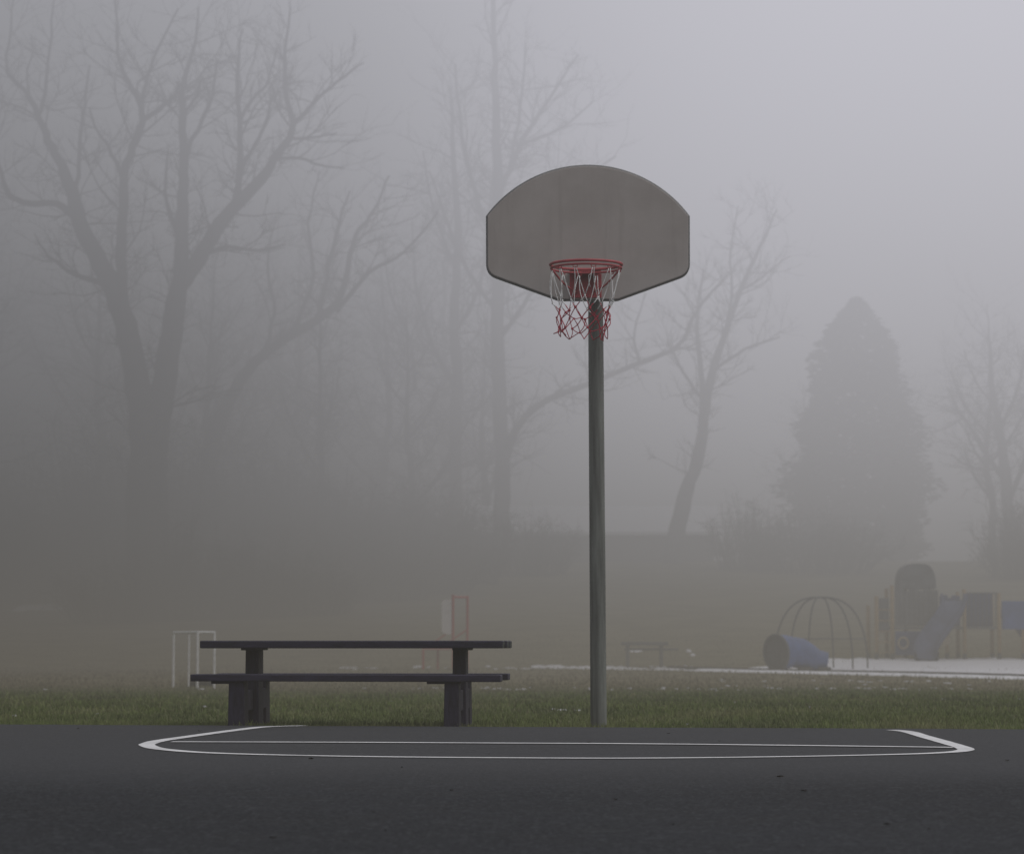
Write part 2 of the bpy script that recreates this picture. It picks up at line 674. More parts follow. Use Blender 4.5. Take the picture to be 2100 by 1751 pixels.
for i in range(60):     # the broken line where the green grass ends
    px = sr.choice([sr.uniform(840, 1010), sr.uniform(1010, 1240), sr.uniform(1250, 1480), sr.uniform(1500, 2090), sr.uniform(0, 840)])
    if px < 840 and sr.random() < 0.7:
        continue
    snow_px(px, 1412 + sr.gauss(0, 1.6), sr.uniform(5, 26), 100 + i, sr.uniform(0.15, 0.5), 0.015, sr.uniform(0.35, 0.6))
for i in range(24):     # spots on the brown ground before the playground
    px = sr.uniform(1480, 2095)
    snow_px(px, sr.uniform(1393, 1416) + (px - 1800) * 0.008, sr.uniform(4, 24), 200 + i, sr.uniform(0.15, 0.5), 0.015, sr.uniform(0.4, 0.7))
for i in range(40):     # thin far streaks left of the playground
    px = sr.uniform(700, 1430)
    snow_px(px, 1369 + sr.gauss(0, 1.6), sr.uniform(8, 40), 300 + i, sr.uniform(0.5, 1.4), 0.02, sr.uniform(0.45, 0.7))
for i in range(40):
    px = sr.uniform(1090, 1500)
    snow_px(px, lerp(1367, 1375, (px - 1090) / 390) + sr.gauss(0, 0.8), sr.uniform(20, 60), 360 + i, sr.uniform(0.8, 2.0), 0.03, 0.8)
# continuous sheet behind the edging, ragged ribbon in front
nst = 190
for k in range(nst):
    t = k / (nst - 1) * 1.3
    p = edging(t)
    if sr.random() < 0.93:
        snow_blob(Vector((p.x + sr.gauss(0, 0.1), p.y - sr.uniform(0.9, 1.8), 0)), sr.uniform(0.25, 0.6), sr.uniform(0.5, 1.1), 500 + k, 0.06)
i0 = len(b.v)
ny = 18
for k in range(nst):
    t = k / (nst - 1) * 2.1
    p = edging(t)
    far = lerp(79.5, 89.0, smooth(0, 0.45, t)) + 0.8 * mnoise.noise(Vector((t * 18, 0, 0)))
    far = max(far, p.y + 0.6)
    for j in range(ny):
        y = lerp(p.y + 0.12, far, j / (ny - 1))
        z = terrain(p.x, y) + (0.05 + 0.015 * mnoise.noise(Vector((p.x * 2, y, 3)))) * (1 if 0 < j < ny - 1 else 0.2)
        b.v.append((p.x + (y - p.y) * 0.075, y, z))
        b.c.append((0.90, 0.90, 0.93, 1))
for k in range(nst - 1):
    for j in range(ny - 1):
        q = i0 + k * ny + j
        b.f.append([q, q + ny, q + ny + 1, q + 1])
tag(b.build('snow', M['snow'], smooth_shade=True), 'thin patches of old snow left on the grass and under the playground', 'snow', kind='stuff')

# timber edging of the playground
b = MB()
pts = [edging(t / 14) + Vector((0, 0, 0.05)) for t in range(-2, 18)]
for a, c in zip(pts[:-1], pts[1:]):
    m_ = (a + c) / 2
    v = c - a
    b.quadbox(m_.x, m_.y, terrain(m_.x, m_.y) - 0.005, v.length * 0.985, 0.14, 0.2, math.atan2(v.y, v.x), bev=0.015)
tag(b.build('timber_edging', M['timber'], loc=edging(0.5)), 'dark timber edging along the front of the snowy playground', 'edging')

# ------------------------------------------------------------------ basketball hoop
BD = 19.0
PD = 19.30
pole_top = at(1221, 560, PD)
pole_bot = at(1228, 1484, PD)
hoop = empty('basketball_hoop', (pole_bot.x, PD, terrain(pole_bot.x, PD)))
tag(hoop, 'basketball hoop with grey fan shaped backboard on a single dark pole', 'basketball hoop')
hb = hoop.location
inv = Matrix.Translation(-Vector(hb))


def L(v):
    return Vector(v) - Vector(hb)


b = MB()
pp, pr = [], []
for k in range(25):
    t = k / 24
    p = Vector((lerp(pole_bot.x, pole_top.x, t), PD, lerp(-0.25, pole_top.z, t)))
    pp.append(L(p))
    pr.append(lerp(0.0560, 0.0515, t) * (1 + 0.008 * mnoise.noise(Vector((t * 9, 0, 0)))))
b.tube(pp, pr, 24)
b.build('pole', M['pole'], hoop, smooth_shade=True)

# backboard
def fan_outline():
    pl = []
    lx, rx, cx = 998, 1413.5, 1205.5
    # top arc from the left shoulder over the top to the right shoulder
    half, rise = (rx - lx) / 2, 444 - 340
    rad = (half * half + rise * rise) / (2 * rise)
    a0 = math.asin(half / rad)
    for k in range(41):
        a = lerp(-a0, a0, k / 40)
        pl.append((cx + rad * math.sin(a), 340 + rad - rad * math.cos(a)))

    def corner(p0, p1, p2, r, n=7):
        v0, v1 = (Vector(p0) - Vector(p1)).normalized(), (Vector(p2) - Vector(p1)).normalized()
        q0, q2 = Vector(p1) + v0 * r, Vector(p1) + v1 * r
        for i in range(n + 1):
            t = i / n
            q = q0 * (1 - t) ** 2 + Vector(p1) * 2 * t * (1 - t) + q2 * t * t
            pl.append((q.x, q.y))
    corner((rx, 446), (rx, 563), (1268, 616.5), 21)
    corner((rx, 563), (1266, 616.5), (1148, 616.5), 5, 3)
    corner((1266, 616.5), (1146, 616.5), (lx, 563), 5, 3)
    corner((1146, 616.5), (lx, 563), (lx, 446), 21)
    return pl


fo = [at(px, py, BD) for px, py in fan_outline()]
o2 = [(p.x - hb.x, p.z - hb.z) for p in fo]
bz0 = min(z for x, z in o2)
cxm = sum(x for x, z in o2) / len(o2)


def inset(o, k):
    out = []
    n = len(o)
    for i in range(n):
        a, p, c = Vector(o[i - 1]), Vector(o[i]), Vector(o[(i + 1) % n])
        t = (c - a)
        if t.length < 1e-9:
            out.append(tuple(p))
            continue
        t.normalize()
        nn = Vector((t.y, -t.x))
        if nn.dot(Vector((cxm, bz0 + 0.4)) - p) < 0:
            nn = -nn
        out.append(tuple(p + nn * k))
    return out


b = MB()
loc0 = Vector((cxm, BD - hb.y, bz0))
ol = [(x - cxm, z - bz0) for x, z in o2]
face = [(x - cxm, z - bz0) for x, z in inset(o2, 0.012)]
face2 = [(x - cxm, z - bz0) for x, z in inset(o2, 0.006)]
n = len(ol)
i0 = 0
for o_, y in ((face, -0.022), (face2, -0.019), (ol, -0.010), (ol, 0.014), (face, 0.022)):
    for x, z in o_:
        b.v.append((x, y, z))
b.f.append(list(range(n)))
for r_ in range(4):
    for i in range(n):
        j = (i + 1) % n
        b.f.append([r_ * n + i, (r_ + 1) * n + i, (r_ + 1) * n + j, r_ * n + j])
b.f.append([4 * n + i for i in range(n)][::-1])
bo = b.build('backboard', M['board'], hoop)
bo.location = loc0
b = MB()       # dark edge trim
for o_, y in ((inset(o2, 0.0075), -0.0205), (inset(o2, -0.004), -0.012), (inset(o2, -0.004), 0.016), (inset(o2, 0.008), 0.024)):
    for x, z in o_:
        b.v.append((x - cxm, y, z - bz0))
for r_ in range(3):
    for i in range(n):
        j = (i + 1) % n
        b.f.append([r_ * n + i, (r_ + 1) * n + i, (r_ + 1) * n + j, r_ * n + j])
tr = b.build('edge_trim', M['edge'], bo)
# rear mounting between pole and board
b = MB()
zb = at(1205, 560, BD).z - hb.z
b.quadbox(pole_top.x - hb.x, 0.0 - 0.13, zb + 0.05, 0.12, 0.24, 0.10, bev=0.006)
b.quadbox(pole_top.x - hb.x, 0.0 - 0.13, zb - 0.10, 0.10, 0.24, 0.04, bev=0.006)
b.build('rear_mount', M['pole'], hoop)

# rim
RC = at(1202, 545, 18.64)
RR = 0.238
rc = L(RC)
b = MB()
b.tube([rc + Vector((math.cos(a) * RR, math.sin(a) * RR, 0.006)) for a in [2 * math.pi * k / 64 for k in range(64)]], 0.0095, 10, closed=True)
b.tube([rc + Vector((math.cos(a) * (RR - 0.004), math.sin(a) * (RR - 0.004), -0.018)) for a in [2 * math.pi * k / 64 for k in range(64)]], 0.0075, 10, closed=True)
rim = b.build('rim', M['red'], hoop, smooth_shade=True)
yb = BD - hb.y - 0.022      # board face
b = MB()
# horizontal top plate from rim to board, vertical bracket plate and side gussets
pw = 0.108
i0 = len(b.v)
yr = rc.y + RR - 0.01
zt = rc.z - 0.006
b.quadbox(rc.x, (yr + yb) / 2, zt, 2 * pw, yb - yr, 0.007, bev=0.002)
zbot = at(1205, 610, BD - 0.03).z - hb.z
b.quadbox(rc.x + 0.005, yb - 0.006, (zt + zbot) / 2 - 0.004, 2 * pw, 0.010, (zt - zbot) - 0.004, bev=0.002)
for sx in (-0.062, 0.062):     # gusset webs
    bm = bmesh.new()
    vs = [bm.verts.new(v) for v in ((rc.x + sx - 0.004, yb - 0.012, zt - 0.005), (rc.x + sx - 0.004, yr, zt - 0.005), (rc.x + sx - 0.004, yb - 0.012, zbot + 0.015),
                                    (rc.x + sx + 0.004, yb - 0.012, zt - 0.005), (rc.x + sx + 0.004, yr, zt - 0.005), (rc.x + sx + 0.004, yb - 0.012, zbot + 0.015))]
    for ff in ((0, 1, 2), (5, 4, 3), (0, 3, 4, 1), (1, 4, 5, 2), (2, 5, 3, 0)):
        bm.faces.new([vs[k] for k in ff])
    b.add_bm(bm)
    bm.free()
b.build('bracket', M['red'], rim)
for sgn in (-1, 1):
    b = MB()
    A = rc + Vector((sgn * RR * 0.93, RR * 0.30, -0.022))
    B = Vector((rc.x + sgn * 0.055, yb - 0.03, zbot + 0.03))
    pts = []
    for k in range(11):
        t = k / 10
        p = A.lerp(B, t)
        p.z -= 0.020 * math.sin(math.pi * t)
        pts.append(p)
    b.tube(pts, 0.0065, 8)
    b.build('brace', M['red'], rim, smooth_shade=True)
hooks = []
NH = 12
for k in range(NH):
    a = 2 * math.pi * (k + 0.35) / NH
    d = Vector((math.cos(a), math.sin(a), 0))
    tdir = Vector((-d.y, d.x, 0))
    p = rc + d * (RR - 0.006) + Vector((0, 0, -0.026))
    b = MB()
    b.tube([p - tdir * 0.016 + Vector((0, 0, 0.004)), p - tdir * 0.014 + Vector((0, 0, -0.010)), p + Vector((0, 0, -0.012)),
            p + tdir * 0.014 + Vector((0, 0, -0.010)), p + tdir * 0.016 + Vector((0, 0, 0.004))], 0.0035, 5)
    hooks.append((a, p + Vector((0, 0, -0.011))))
    b.build('net_hook', M['red'], rim)

# net: white upper cords, red lower mesh, hanging a little tangled
nr = random.Random(11)
rows = []
spec = [(-0.245, 0.190, 0.020), (-0.312, 0.174, 0.016), (-0.372, 0.168, 0.018), (-0.430, 0.164, 0.012), (-0.478, 0.160, 0.014)]
shift = Vector((-0.012, 0, 0))
for ri, (dz, rr, jz) in enumerate(spec):
    row = []
    for k in range(NH):
        a = 2 * math.pi * (k + 0.35 + 0.5 * ((ri + 1) % 2)) / NH + nr.gauss(0, 0.085 if ri else 0.04)
        r3 = rr * (1 + nr.gauss(0, 0.07))
        row.append(rc + shift * (ri * 0.6) + Vector((math.cos(a) * r3, math.sin(a) * r3, dz + nr.gauss(0, jz))))
    rows.append(row)
# pull a few nodes together: snagged mesh
for (r1, k1, k2, w) in ((1, 7, 8, 0.5), (2, 6, 7, 0.6), (2, 7, 8, 0.35), (1, 5, 6, 0.5), (2, 5, 6, 0.45), (1, 11, 0, 0.4), (2, 0, 1, 0.35), (3, 7, 6, 0.2)):
    m_ = (rows[r1][k1] + rows[r1][k2]) / 2
    rows[r1][k1] = rows[r1][k1].lerp(m_, w)
    rows[r1][k2] = rows[r1][k2].lerp(m_, w)


def cord(b, A, B, r, sag=0.006, n=7):
    side = Vector((nr.gauss(0, 1), nr.gauss(0, 1), nr.gauss(0, 0.4))) * sag
    pts = []
    for k in range(n):
        t = k / (n - 1)
        pts.append(A.lerp(B, t) + side * math.sin(math.pi * t) + Vector((0, 0, -abs(sag) * 0.5 * math.sin(math.pi * t))))
    b.tube(pts, r, 6)


bw, br = MB(), MB()
for k in range(NH):
    a, h = hooks[k]
    tdir = Vector((-math.sin(a), math.cos(a), 0))
    cord(bw, h + tdir * 0.006, rows[0][k], 0.0030, 0.009)
    cord(bw, h - tdir * 0.006, rows[0][k - 1], 0.0030, 0.009)
    # white continues a little below the first knots
    mid = rows[0][k].lerp(rows[1][k], 0.55)
    mid2 = rows[0][k].lerp(rows[1][(k + 1) % NH], 0.45)
    cord(bw, rows[0][k], mid, 0.0030, 0.002, 4)
    cord(bw, rows[0][k], mid2, 0.0030, 0.002, 4)
    cord(br, mid, rows[1][k], 0.0031, 0.002, 4)
    cord(br, mid2, rows[1][(k + 1) % NH], 0.0031, 0.002, 4)
    bw.quadbox(*rows[0][k], 0.011, 0.011, 0.013, nr.uniform(0, 1), bev=0.003)
for ri in (1, 2, 3):
    for k in range(NH):
        off = 1 if (ri % 2 == 0) else 0
        nxt = rows[ri + 1]
        if ri == 3:
            cord(br, rows[ri][k], nxt[k], 0.0031, 0.006)
            cord(br, rows[ri][k], nxt[k - 1], 0.0031, 0.006)
        else:
            cord(br, rows[ri][k], nxt[k], 0.0031, 0.005)
            cord(br, rows[ri][k], nxt[(k - 1) % NH if ri == 1 else (k + 1) % NH], 0.0031, 0.005)
        s_ = nr.uniform(0.010, 0.015)
        br.quadbox(*rows[ri][k], s_, s_, s_ * 1.1, nr.uniform(0, 1), bev=0.003)
# a loose white strand caught on the bracket
bw.tube([rc + Vector((0.045, 0.10, -0.03)), rc + Vector((0.02, 0.11, -0.05)), rc + Vector((0.022, 0.11, -0.10)), rc + Vector((0.03, 0.11, -0.13))], 0.0026, 5)
net = bw.build('net', M['whitecord'], hoop, smooth_shade=True)
net['label'] = 'frayed net, white cords above and red mesh below'
br.build('red_net_mesh', M['redcord'], net, smooth_shade=True)

# ------------------------------------------------------------------ picnic table
TD = 19.62
TR = R(-3.2)
tc_ = at(735, 1313, TD)
table = empty('picnic_table', (tc_.x, TD, terrain(tc_.x, TD)), TR)
tag(table, 'low dark purple picnic table with two fixed benches, left of the pole', 'picnic table')
tz = table.location.z
S = F / TD
ztop = tc_.z - tz - 0.001
LEN = 2.085


def plank(name, cx, cy, z1, ln, wd, th, m, parent, rx=0.0, ends=True):
    b = MB()
    b.quadbox(0, 0, -th / 2, ln, wd, th, bev=0.006)
    o = b.build(name, m, parent)
    o.location = (cx, cy, z1)
    o.rotation_euler = (0, rx, 0)
    if ends:
        o.data.materials.append(M['tableend'])
        for p in o.data.polygons:
            if abs(p.normal.x) > 0.9 and p.center.x > 0 and p.area > 0.002:
                p.material_index = 1
    return o


b = MB()
tw, gap = 0.235, 0.012
tt = empty
b.quadbox(0, 0, -0.026, LEN, tw, 0.052, bev=0.008)
b.quadbox(0.010, tw + gap, -0.026, LEN - 0.01, tw, 0.052, bev=0.008)
b.quadbox(-0.012, -(tw + gap), -0.026, LEN - 0.01, tw, 0.052, bev=0.008)
top_o = b.build('tabletop', M['table'], table)
top_o.location = (0, 0, ztop)
top_o.data.materials.append(M['tableend'])
for p in top_o.data.polygons:
    if p.normal.x > 0.9 and p.area > 0.002:
        p.material_index = 1
SY = 0.60
zs_near = at(700, 1382.5, TD - SY).z - tz
near = plank('seat', -0.010, -SY, zs_near, 2.085, 0.24, 0.047, M['table'], table, R(0.10), ends=False)
far = plank('seat', -0.028, SY, zs_near - 0.006, 2.085, 0.24, 0.047, M['table'], table, R(0.0), ends=False)
for sx, px_c in ((-1, 492), (1, 926)):
    lx = (px_c - 730) / S + 0.02
    if sx < 0:
        lx = -0.748
    else:
        lx = 0.705
    for (yy, ztp, wd, dp, dx) in ((-SY + 0.02, zs_near - 0.046, 0.098 if sx > 0 else 0.105, 0.20, -0.004 * (sx > 0) + 0.0 * (sx < 0)),
                                  (0.0, ztop - 0.051, 0.092, 0.24, 0.022 if sx < 0 else 0.006), (SY - 0.02, zs_near - 0.052, 0.095, 0.20, -0.012 if sx < 0 else -0.010)):
        b = MB()
        h = ztp + 0.12
        b.quadbox(0, 0, h / 2, wd, dp, h, taper=(1.10, 0.97), bev=0.008)
        # light worn groove where the boards of a leg meet
        lo = b.build('leg', M['leg'], table)
        lo.location = (lx + dx, yy, -0.12)
    b = MB()    # cross beam under the top
    b.quadbox(0, 0, 0, 0.10, 0.62, 0.05, bev=0.006)
    cb = b.build('cross_beam', M['leg'], table)
    cb.location = (lx + 0.02, 0.02, ztop - 0.052 - 0.012)
    cb.location.z = ztop - 0.0535 - 0.0
    cb.scale = (1, 1, 0.5)
    b = MB()    # cleat under the near seat
    b.quadbox(0, 0, 0, 0.22, 0.16, 0.018, bev=0.004)
    cl = b.build('cleat', M['leg'], table)
    cl.location = (lx - 0.06, -SY, zs_near - 0.047 - 0.0085 + 0.002)
    b = MB()    # stretcher joining the three legs of one end
    b.quadbox(0, 0, 0, 0.07, 2 * SY - 0.1, 0.14, bev=0.006)
    stx = b.build('stretcher', M['leg'], table)
    stx.location = (lx + 0.0, 0, 0.19)

# ------------------------------------------------------------------ fallen leaves on the asphalt
leaf_px = [(160, 1494), (410, 1499), (824, 1573), (1598, 1593), (1003, 1546), (1207, 1522), (765, 1665), (790, 1703), (638, 1556), (1820, 1690),
           (1757, 1551), (1475, 1520), (985, 1603), (1370, 1504), (2065, 1560), (1262, 1640), (560, 1718), (1650, 1622), (52, 1662), (1905, 1700), (925, 1620), (1380, 1690)]
proto = None
lr = random.Random(3)
for i, (px, py) in enumerate(leaf_px):
    p = gp(px, py, 0.002)
    if proto is None:
        b = MB()
        ol_ = []
        for k in range(14):
            a = 2 * math.pi * k / 14
            r_ = 0.028 * (1 + 0.35 * math.sin(3 * a + 1) + 0.2 * math.sin(5 * a))
            ol_.append((math.cos(a) * r_ * 1.4, math.sin(a) * r_ * 0.8, 0.006 + 0.010 * abs(math.sin(a)) + 0.006 * math.sin(2 * a)))
        b.v = [(0, 0, 0.002)] + ol_
        b.f = [[0, 1 + k, 1 + (k + 1) % 14] for k in range(14)]
        proto = b.build('fallen_leaf', M['leafm'])
        o = proto
    else:
        o = proto.copy()
        col.objects.link(o)
    o.location = p
    o.rotation_euler = (0, 0, lr.uniform(0, 6.28))
    s_ = lr.uniform(0.16, 0.42) * (1.0 if py < 1600 else 0.7)
    o.scale = (s_, s_, s_)
    tag(o, 'tiny dark dead leaf lying on the asphalt court', 'leaf', 'dead leaves on the asphalt')

# ------------------------------------------------------------------ white frame and dark mound behind the table
fd = ground_at(410, 1411)
fr = empty('metal_frame', fd)
tag(fr, 'small white open metal box frame standing on the grass behind the table', 'frame')
S2 = F / fd.y


def fx(px, dy=0.0):
    return (px - 1050) / S2 * (1 + dy / fd.y) - fd.x


P1 = Vector((fx(358, 1.15), 1.15, 0))
P3 = Vector((fx(408.5), -0.1, 0))
P4 = Vector((fx(441), 0.05, 0))
P2 = Vector((fx(389.5, 1.3), 1.3, 0))
htop = at(408, 1296, fd.y).z - fd.z
for p, rr in ((P1, 0.021), (P2, 0.016), (P3, 0.022), (P4, 0.020)):
    zb_ = terrain(fd.x + p.x, fd.y + p.y) - fd.z
    b = MB()
    b.tube([p + Vector((0, 0, zb_ - 0.05)), p + Vector((0, 0, htop))], rr, 8)
    b.build('post', M['white'], fr)
for a, c in ((P1, P3), (P3, P4), (P4, P2), (P2, P1)):
    b = MB()
    b.tube([a + Vector((0, 0, htop)), c + Vector((0, 0, htop))], 0.018, 8)
    b.build('top_rail', M['white'], fr)
mp_ = ground_at(405, 1408)
b = MB()
bm = bmesh.new()
bmesh.ops.create_icosphere(bm, subdivisions=3, radius=1)
for v in bm.verts:
    k = 1 + 0.12 * mnoise.noise(v.co * 2.2)
    v.co = Vector((v.co.x * 0.245 * k, v.co.y * 0.22 * k, v.co.z * 0.15 * k))
b.add_bm(bm)
bm.free()
mo = b.build('boulder', M['mound'], smooth_shade=True)
mo.location = (mp_.x, mp_.y + 0.5, terrain(mp_.x, mp_.y + 0.5) + 0.02)
tag(mo, 'dark low rounded boulder on the ground inside the white frame', 'boulder')

# ------------------------------------------------------------------ red play slide behind the table
rd = 80.0
S3 = F / rd


def W(px, py, d):
    return at(px, py, d)


rp = W(915, 1376, rd)
rs = empty('red_slide', (rp.x, rd, terrain(rp.x, rd)))
tag(rs, 'red framed play slide with a white panel, fading in the fog behind the table', 'play slide')
ro = rs.location


def RL(px, py, d=rd):
    return W(px, py, d) - Vector(ro)


for px, ytop, dd in ((929, 1219, 0), (958, 1221, 0.5), (868, 1330, 0.0), (897, 1330, 0.5)):
    b = MB()
    t = RL(px, ytop)
    b.tube([Vector((t.x, dd, -0.1)), Vector((t.x, dd, t.z))], 0.040, 10)
    b.build('post', M['redplay'], rs)
for dd in (0.0, 0.5):
    b = MB()
    a, c = RL(868 if dd == 0 else 897, 1332), RL(929 if dd == 0 else 958, 1290)
    b.tube([Vector((a.x, dd, a.z)), Vector((c.x, dd, c.z))], 0.022, 8)
    b.build('rail', M['redplay'], rs)
b = MB()
a, c = RL(929, 1224), RL(958, 1224)
b.tube([Vector((a.x, 0, a.z)), Vector((c.x, 0.5, c.z))], 0.030, 8)
b.build('top_bar', M['redplay'], rs)
b = MB()
a, c = RL(906, 1229), RL(926, 1300)
pl = []
w_, h_ = c.x - a.x, a.z - c.z
for (cx_, cz_, s0) in ((a.x + 0.13, a.z - 0.13, 90), (a.x + 0.13, c.z + 0.13, 180)):
    for k in range(7):
        an = R(s0 + k * 15)
        pl.append((cx_ + 0.13 * math.cos(an), cz_ + 0.13 * math.sin(an)))
pl += [(c.x, c.z), (c.x, a.z)]
b.prism(pl, -0.03, 0.03)
b.build('panel', M['greypanel'], rs)
b = MB()
a, c = RL(870, 1345), RL(940, 1302)
b.quadbox((a.x + c.x) / 2, 0.25, (a.z + c.z) / 2 - 0.1, 0.9, 0.42, 0.05, bev=0.01)
dk = b.build('slide_bed', M['redplay'], rs)

# ------------------------------------------------------------------ dark bench in the middle of the field
bd = 84.0
bp_ = at(1322, 1345, bd)
bn = empty('park_bench', (bp_.x, bd, terrain(bp_.x, bd)))
tag(bn, 'low dark bench alone on the foggy field, right of the pole', 'bench')
bz = at(1320, 1316, bd).z - bn.location.z
sb = F / bd
b = MB()
b.quadbox(0, 0, 0, 96 / sb, 0.34, 0.10, bev=0.01)
o = b.build('seat', M['darkpanel'], bn)
o.location = (0.0, 0, bz - 0.05)
b = MB()
b.quadbox(0, 0, 0, 110 / sb, 0.30, 0.06, bev=0.01)
o = b.build('footboard', M['darkpanel'], bn)
o.location = (0.22, 0.45, bz - 0.22)
for sx in (-0.5, 0.5):
    b = MB()
    b.quadbox(0, 0, 0, 0.09, 0.5, bz - 0.05, bev=0.01)
    o = b.build('leg', M['darkpanel'], bn)
    o.location = (sx, 0.15, (bz - 0.1) / 2)

# ------------------------------------------------------------------ playground: tunnel, dome climber, play tower
td = 77.0
tp = at(1640, 1376, td)
tn = empty('crawl_tunnel', (tp.x, td, terrain(tp.x, td)), 0)
tag(tn, 'blue plastic crawl tunnel with dark open mouth lying in the snow', 'play tunnel')
st = F / td


def tl(px, py, dy=0.0):
    p = at(px, py, td + dy)
    return Vector((p.x - tp.x, dy, p.z - tn.location.z))


b = MB()
path = [(1592, 1338, -0.35, 36), (1606, 1337, -0.2, 36), (1622, 1336, -0.05, 31), (1640, 1339, 0.05, 31), (1656, 1346, 0.1, 28), (1676, 1354, 0.1, 22), (1696, 1357, 0.1, 20)]
pts = [tl(a, c, d) for a, c, d, w in path]
b.tube(pts, [w / st for *_, w in path], 22, cap=False)
body = b.build('tunnel_body', M['blue'], tn, smooth_shade=True)
b = MB()
p0 = pts[0]
dirv = (pts[1] - pts[0]).normalized()
ring = []
u = dirv.cross(Vector((0, 0, 1))).normalized()
v = u.cross(dirv)
for k in range(28):
    a = 2 * math.pi * k / 28
    ring.append(p0 + (u * math.cos(a) + v * math.sin(a)) * (36 / st))
b.tube(ring, 0.045, 8, closed=True)
b.build('tunnel_mouth', M['black'], tn, smooth_shade=True)
b = MB()
b.tube([p0 + dirv * 0.02, p0 + dirv * 0.06], [35 / st, 35 / st], 24)
b.build('mouth_shade', M['black'], tn)  # dark disc painted for the shade inside the hollow mouth
for k, (px, w) in enumerate(((1590, 14), (1650, 12), (1690, 10))):
    b = MB()
    q = tl(px, 1374)
    b.quadbox(q.x, 0, 0.06, 0.34, 0.5, 0.14, bev=0.02)
    b.build('foot', M['black'], tn)

# dome climber
dd_ = 80.0
dp = at(1684, 1372, dd_)
dm = empty('dome_climber', (dp.x, dd_, terrain(dp.x, dd_)), R(8))
tag(dm, 'dark tubular dome climbing frame rising behind the blue tunnel', 'climbing frame')
sd = F / dd_
rx_, hz_ = 98 / sd, 152 / sd
for k, ang in enumerate((0, 62, 118)):
    b = MB()
    pts = []
    for i in range(25):
        a = math.pi * i / 24
        rr = rx_ * (abs(math.cos(a)) ** 0.75) * (1 if math.cos(a) > 0 else -1)
        pts.append(Vector((rr * math.cos(R(ang)), rr * math.sin(R(ang)) * 0.9, hz_ * math.sin(a) ** 0.8 - 0.05)))
    b.tube(pts, 0.023, 8)
    b.build('arch', M['black'], dm, smooth_shade=True)
b = MB()
pts = []
for i in range(32):
    a = 2 * math.pi * i / 32
    pts.append(Vector((rx_ * 0.93 * math.cos(a), rx_ * 0.93 * 0.9 * math.sin(a), hz_ * 0.42)))
b.tube(pts, 0.016, 6, closed=True)
b.build('ring_rail', M['black'], dm, smooth_shade=True)

# play tower
pd_ = 88.0
pt = at(1930, 1366, pd_)
tw_ = empty('play_tower', (pt.x, pd_, terrain(pt.x, pd_)))
tag(tw_, 'playground tower with yellow posts, dark panels and a blue slide in the fog', 'play tower')
sp = F / pd_
tz0 = tw_.location.z


def pl_(px, py):
    p = at(px, py, pd_)
    return p.x - pt.x, p.z - tz0


posts = [(1797, 1222, 0), (1829, 1200, 0), (1829, 1205, 1.3), (1868, 1205, 1.3), (1903, 1290, 0.1), (1945, 1300, 0.3), (1977, 1208, 0), (1977, 1212, 1.3), (2048, 1216, 0), (2048, 1216, 1.3), (2100, 1240, 0.2), (1790, 1240, 1.2)]
for px, py, dy in posts:
    x_, z_ = pl_(px, py)
    b = MB()
    b.tube([Vector((x_, dy, 0.22)), Vector((x_, dy, z_))], 0.062, 10)
    po = b.build('post', M['yellow'], tw_, smooth_shade=True)
    b = MB()
    b.tube([Vector((x_, dy, -0.1)), Vector((x_, dy, 0.22))], 0.068, 10)
    b.build('post_foot', M['black'], po)


def panel(name, x0, y0, x1, y1, m, dy=0.0, th=0.06, parent=tw_):
    a = pl_(x0, y0)
    c = pl_(x1, y1)
    b = MB()
    b.quadbox((a[0] + c[0]) / 2, dy, (a[1] + c[1]) / 2, abs(c[0] - a[0]), th, abs(a[1] - c[1]), bev=0.015)
    return b.build(name, m, parent)


def deck(x0, x1, py, y0=0.0, y1=1.3):
    a, c = pl_(x0, py), pl_(x1, py)
    b = MB()
    b.quadbox((a[0] + c[0]) / 2, (y0 + y1) / 2, a[1], c[0] - a[0], y1 - y0, 0.08, bev=0.01)
    return b.build('deck', M['darkpanel'], tw_)


deck(1826, 1980, 1287)
deck(1980.5, 2051, 1287)
def slatted(x0, y0, x1, y1, m, dy, n):
    b = MB()
    a, c = pl_(x0, y0), pl_(x1, y1)
    w_ = (c[0] - a[0]) / n
    for k in range(n):
        top_z = a[1] + 0.05 * math.sin(k * 2.3)
        b.quadbox(a[0] + w_ * (k + 0.5), dy + 0.015 * (k % 2), (top_z + c[1]) / 2, w_ * 0.97, 0.05, top_z - c[1], bev=0.012)
    return b.build('wall_panel', m, tw_)


slatted(1835, 1208, 1925, 1283, M['darkpanel'], 0.05, 9)
slatted(1927, 1222, 1970, 1283, M['darkblue'], 0.08, 5)
for px in range(1988, 2044, 9):
    a, c = pl_(px, 1216), pl_(px, 1286)
    b = MB()
    b.tube([Vector((a[0], 0.02, a[1])), Vector((c[0], 0.02, c[1]))], 0.018, 6)
    b.build('railing_bar', M['black'], tw_)
a, c = pl_(1980, 1216), pl_(2046, 1216)
b = MB()
b.tube([Vector((a[0], 0.02, a[1])), Vector((c[0], 0.02, c[1]))], 0.025, 6)
b.build('handrail', M['black'], tw_)
panel('wall_panel', 1803, 1226, 1824, 1296, M['darkpanel'], 0.1)
panel('wall_panel', 1984, 1214, 2042, 1288, M['darkblue'], 0.5)
panel('wall_panel', 2056, 1232, 2130, 1290, M['blue'], 0.15)
pn = panel('play_panel', 1836, 1294, 1898, 1343, M['darkblue'], 0.02)
pn['label'] = 'dark blue panel with a pale ring'
x_, z_ = pl_(1852, 1318)
b = MB()
b.tube([Vector((x_ + 0.15 * math.cos(2 * math.pi * k / 24), -0.05, z_ + 0.17 * math.sin(2 * math.pi * k / 24))) for k in range(24)], 0.035, 8, closed=True)
b.build('ring', M['beige'], pn, smooth_shade=True)
x_, z_ = pl_(1937, 1312)
b = MB()
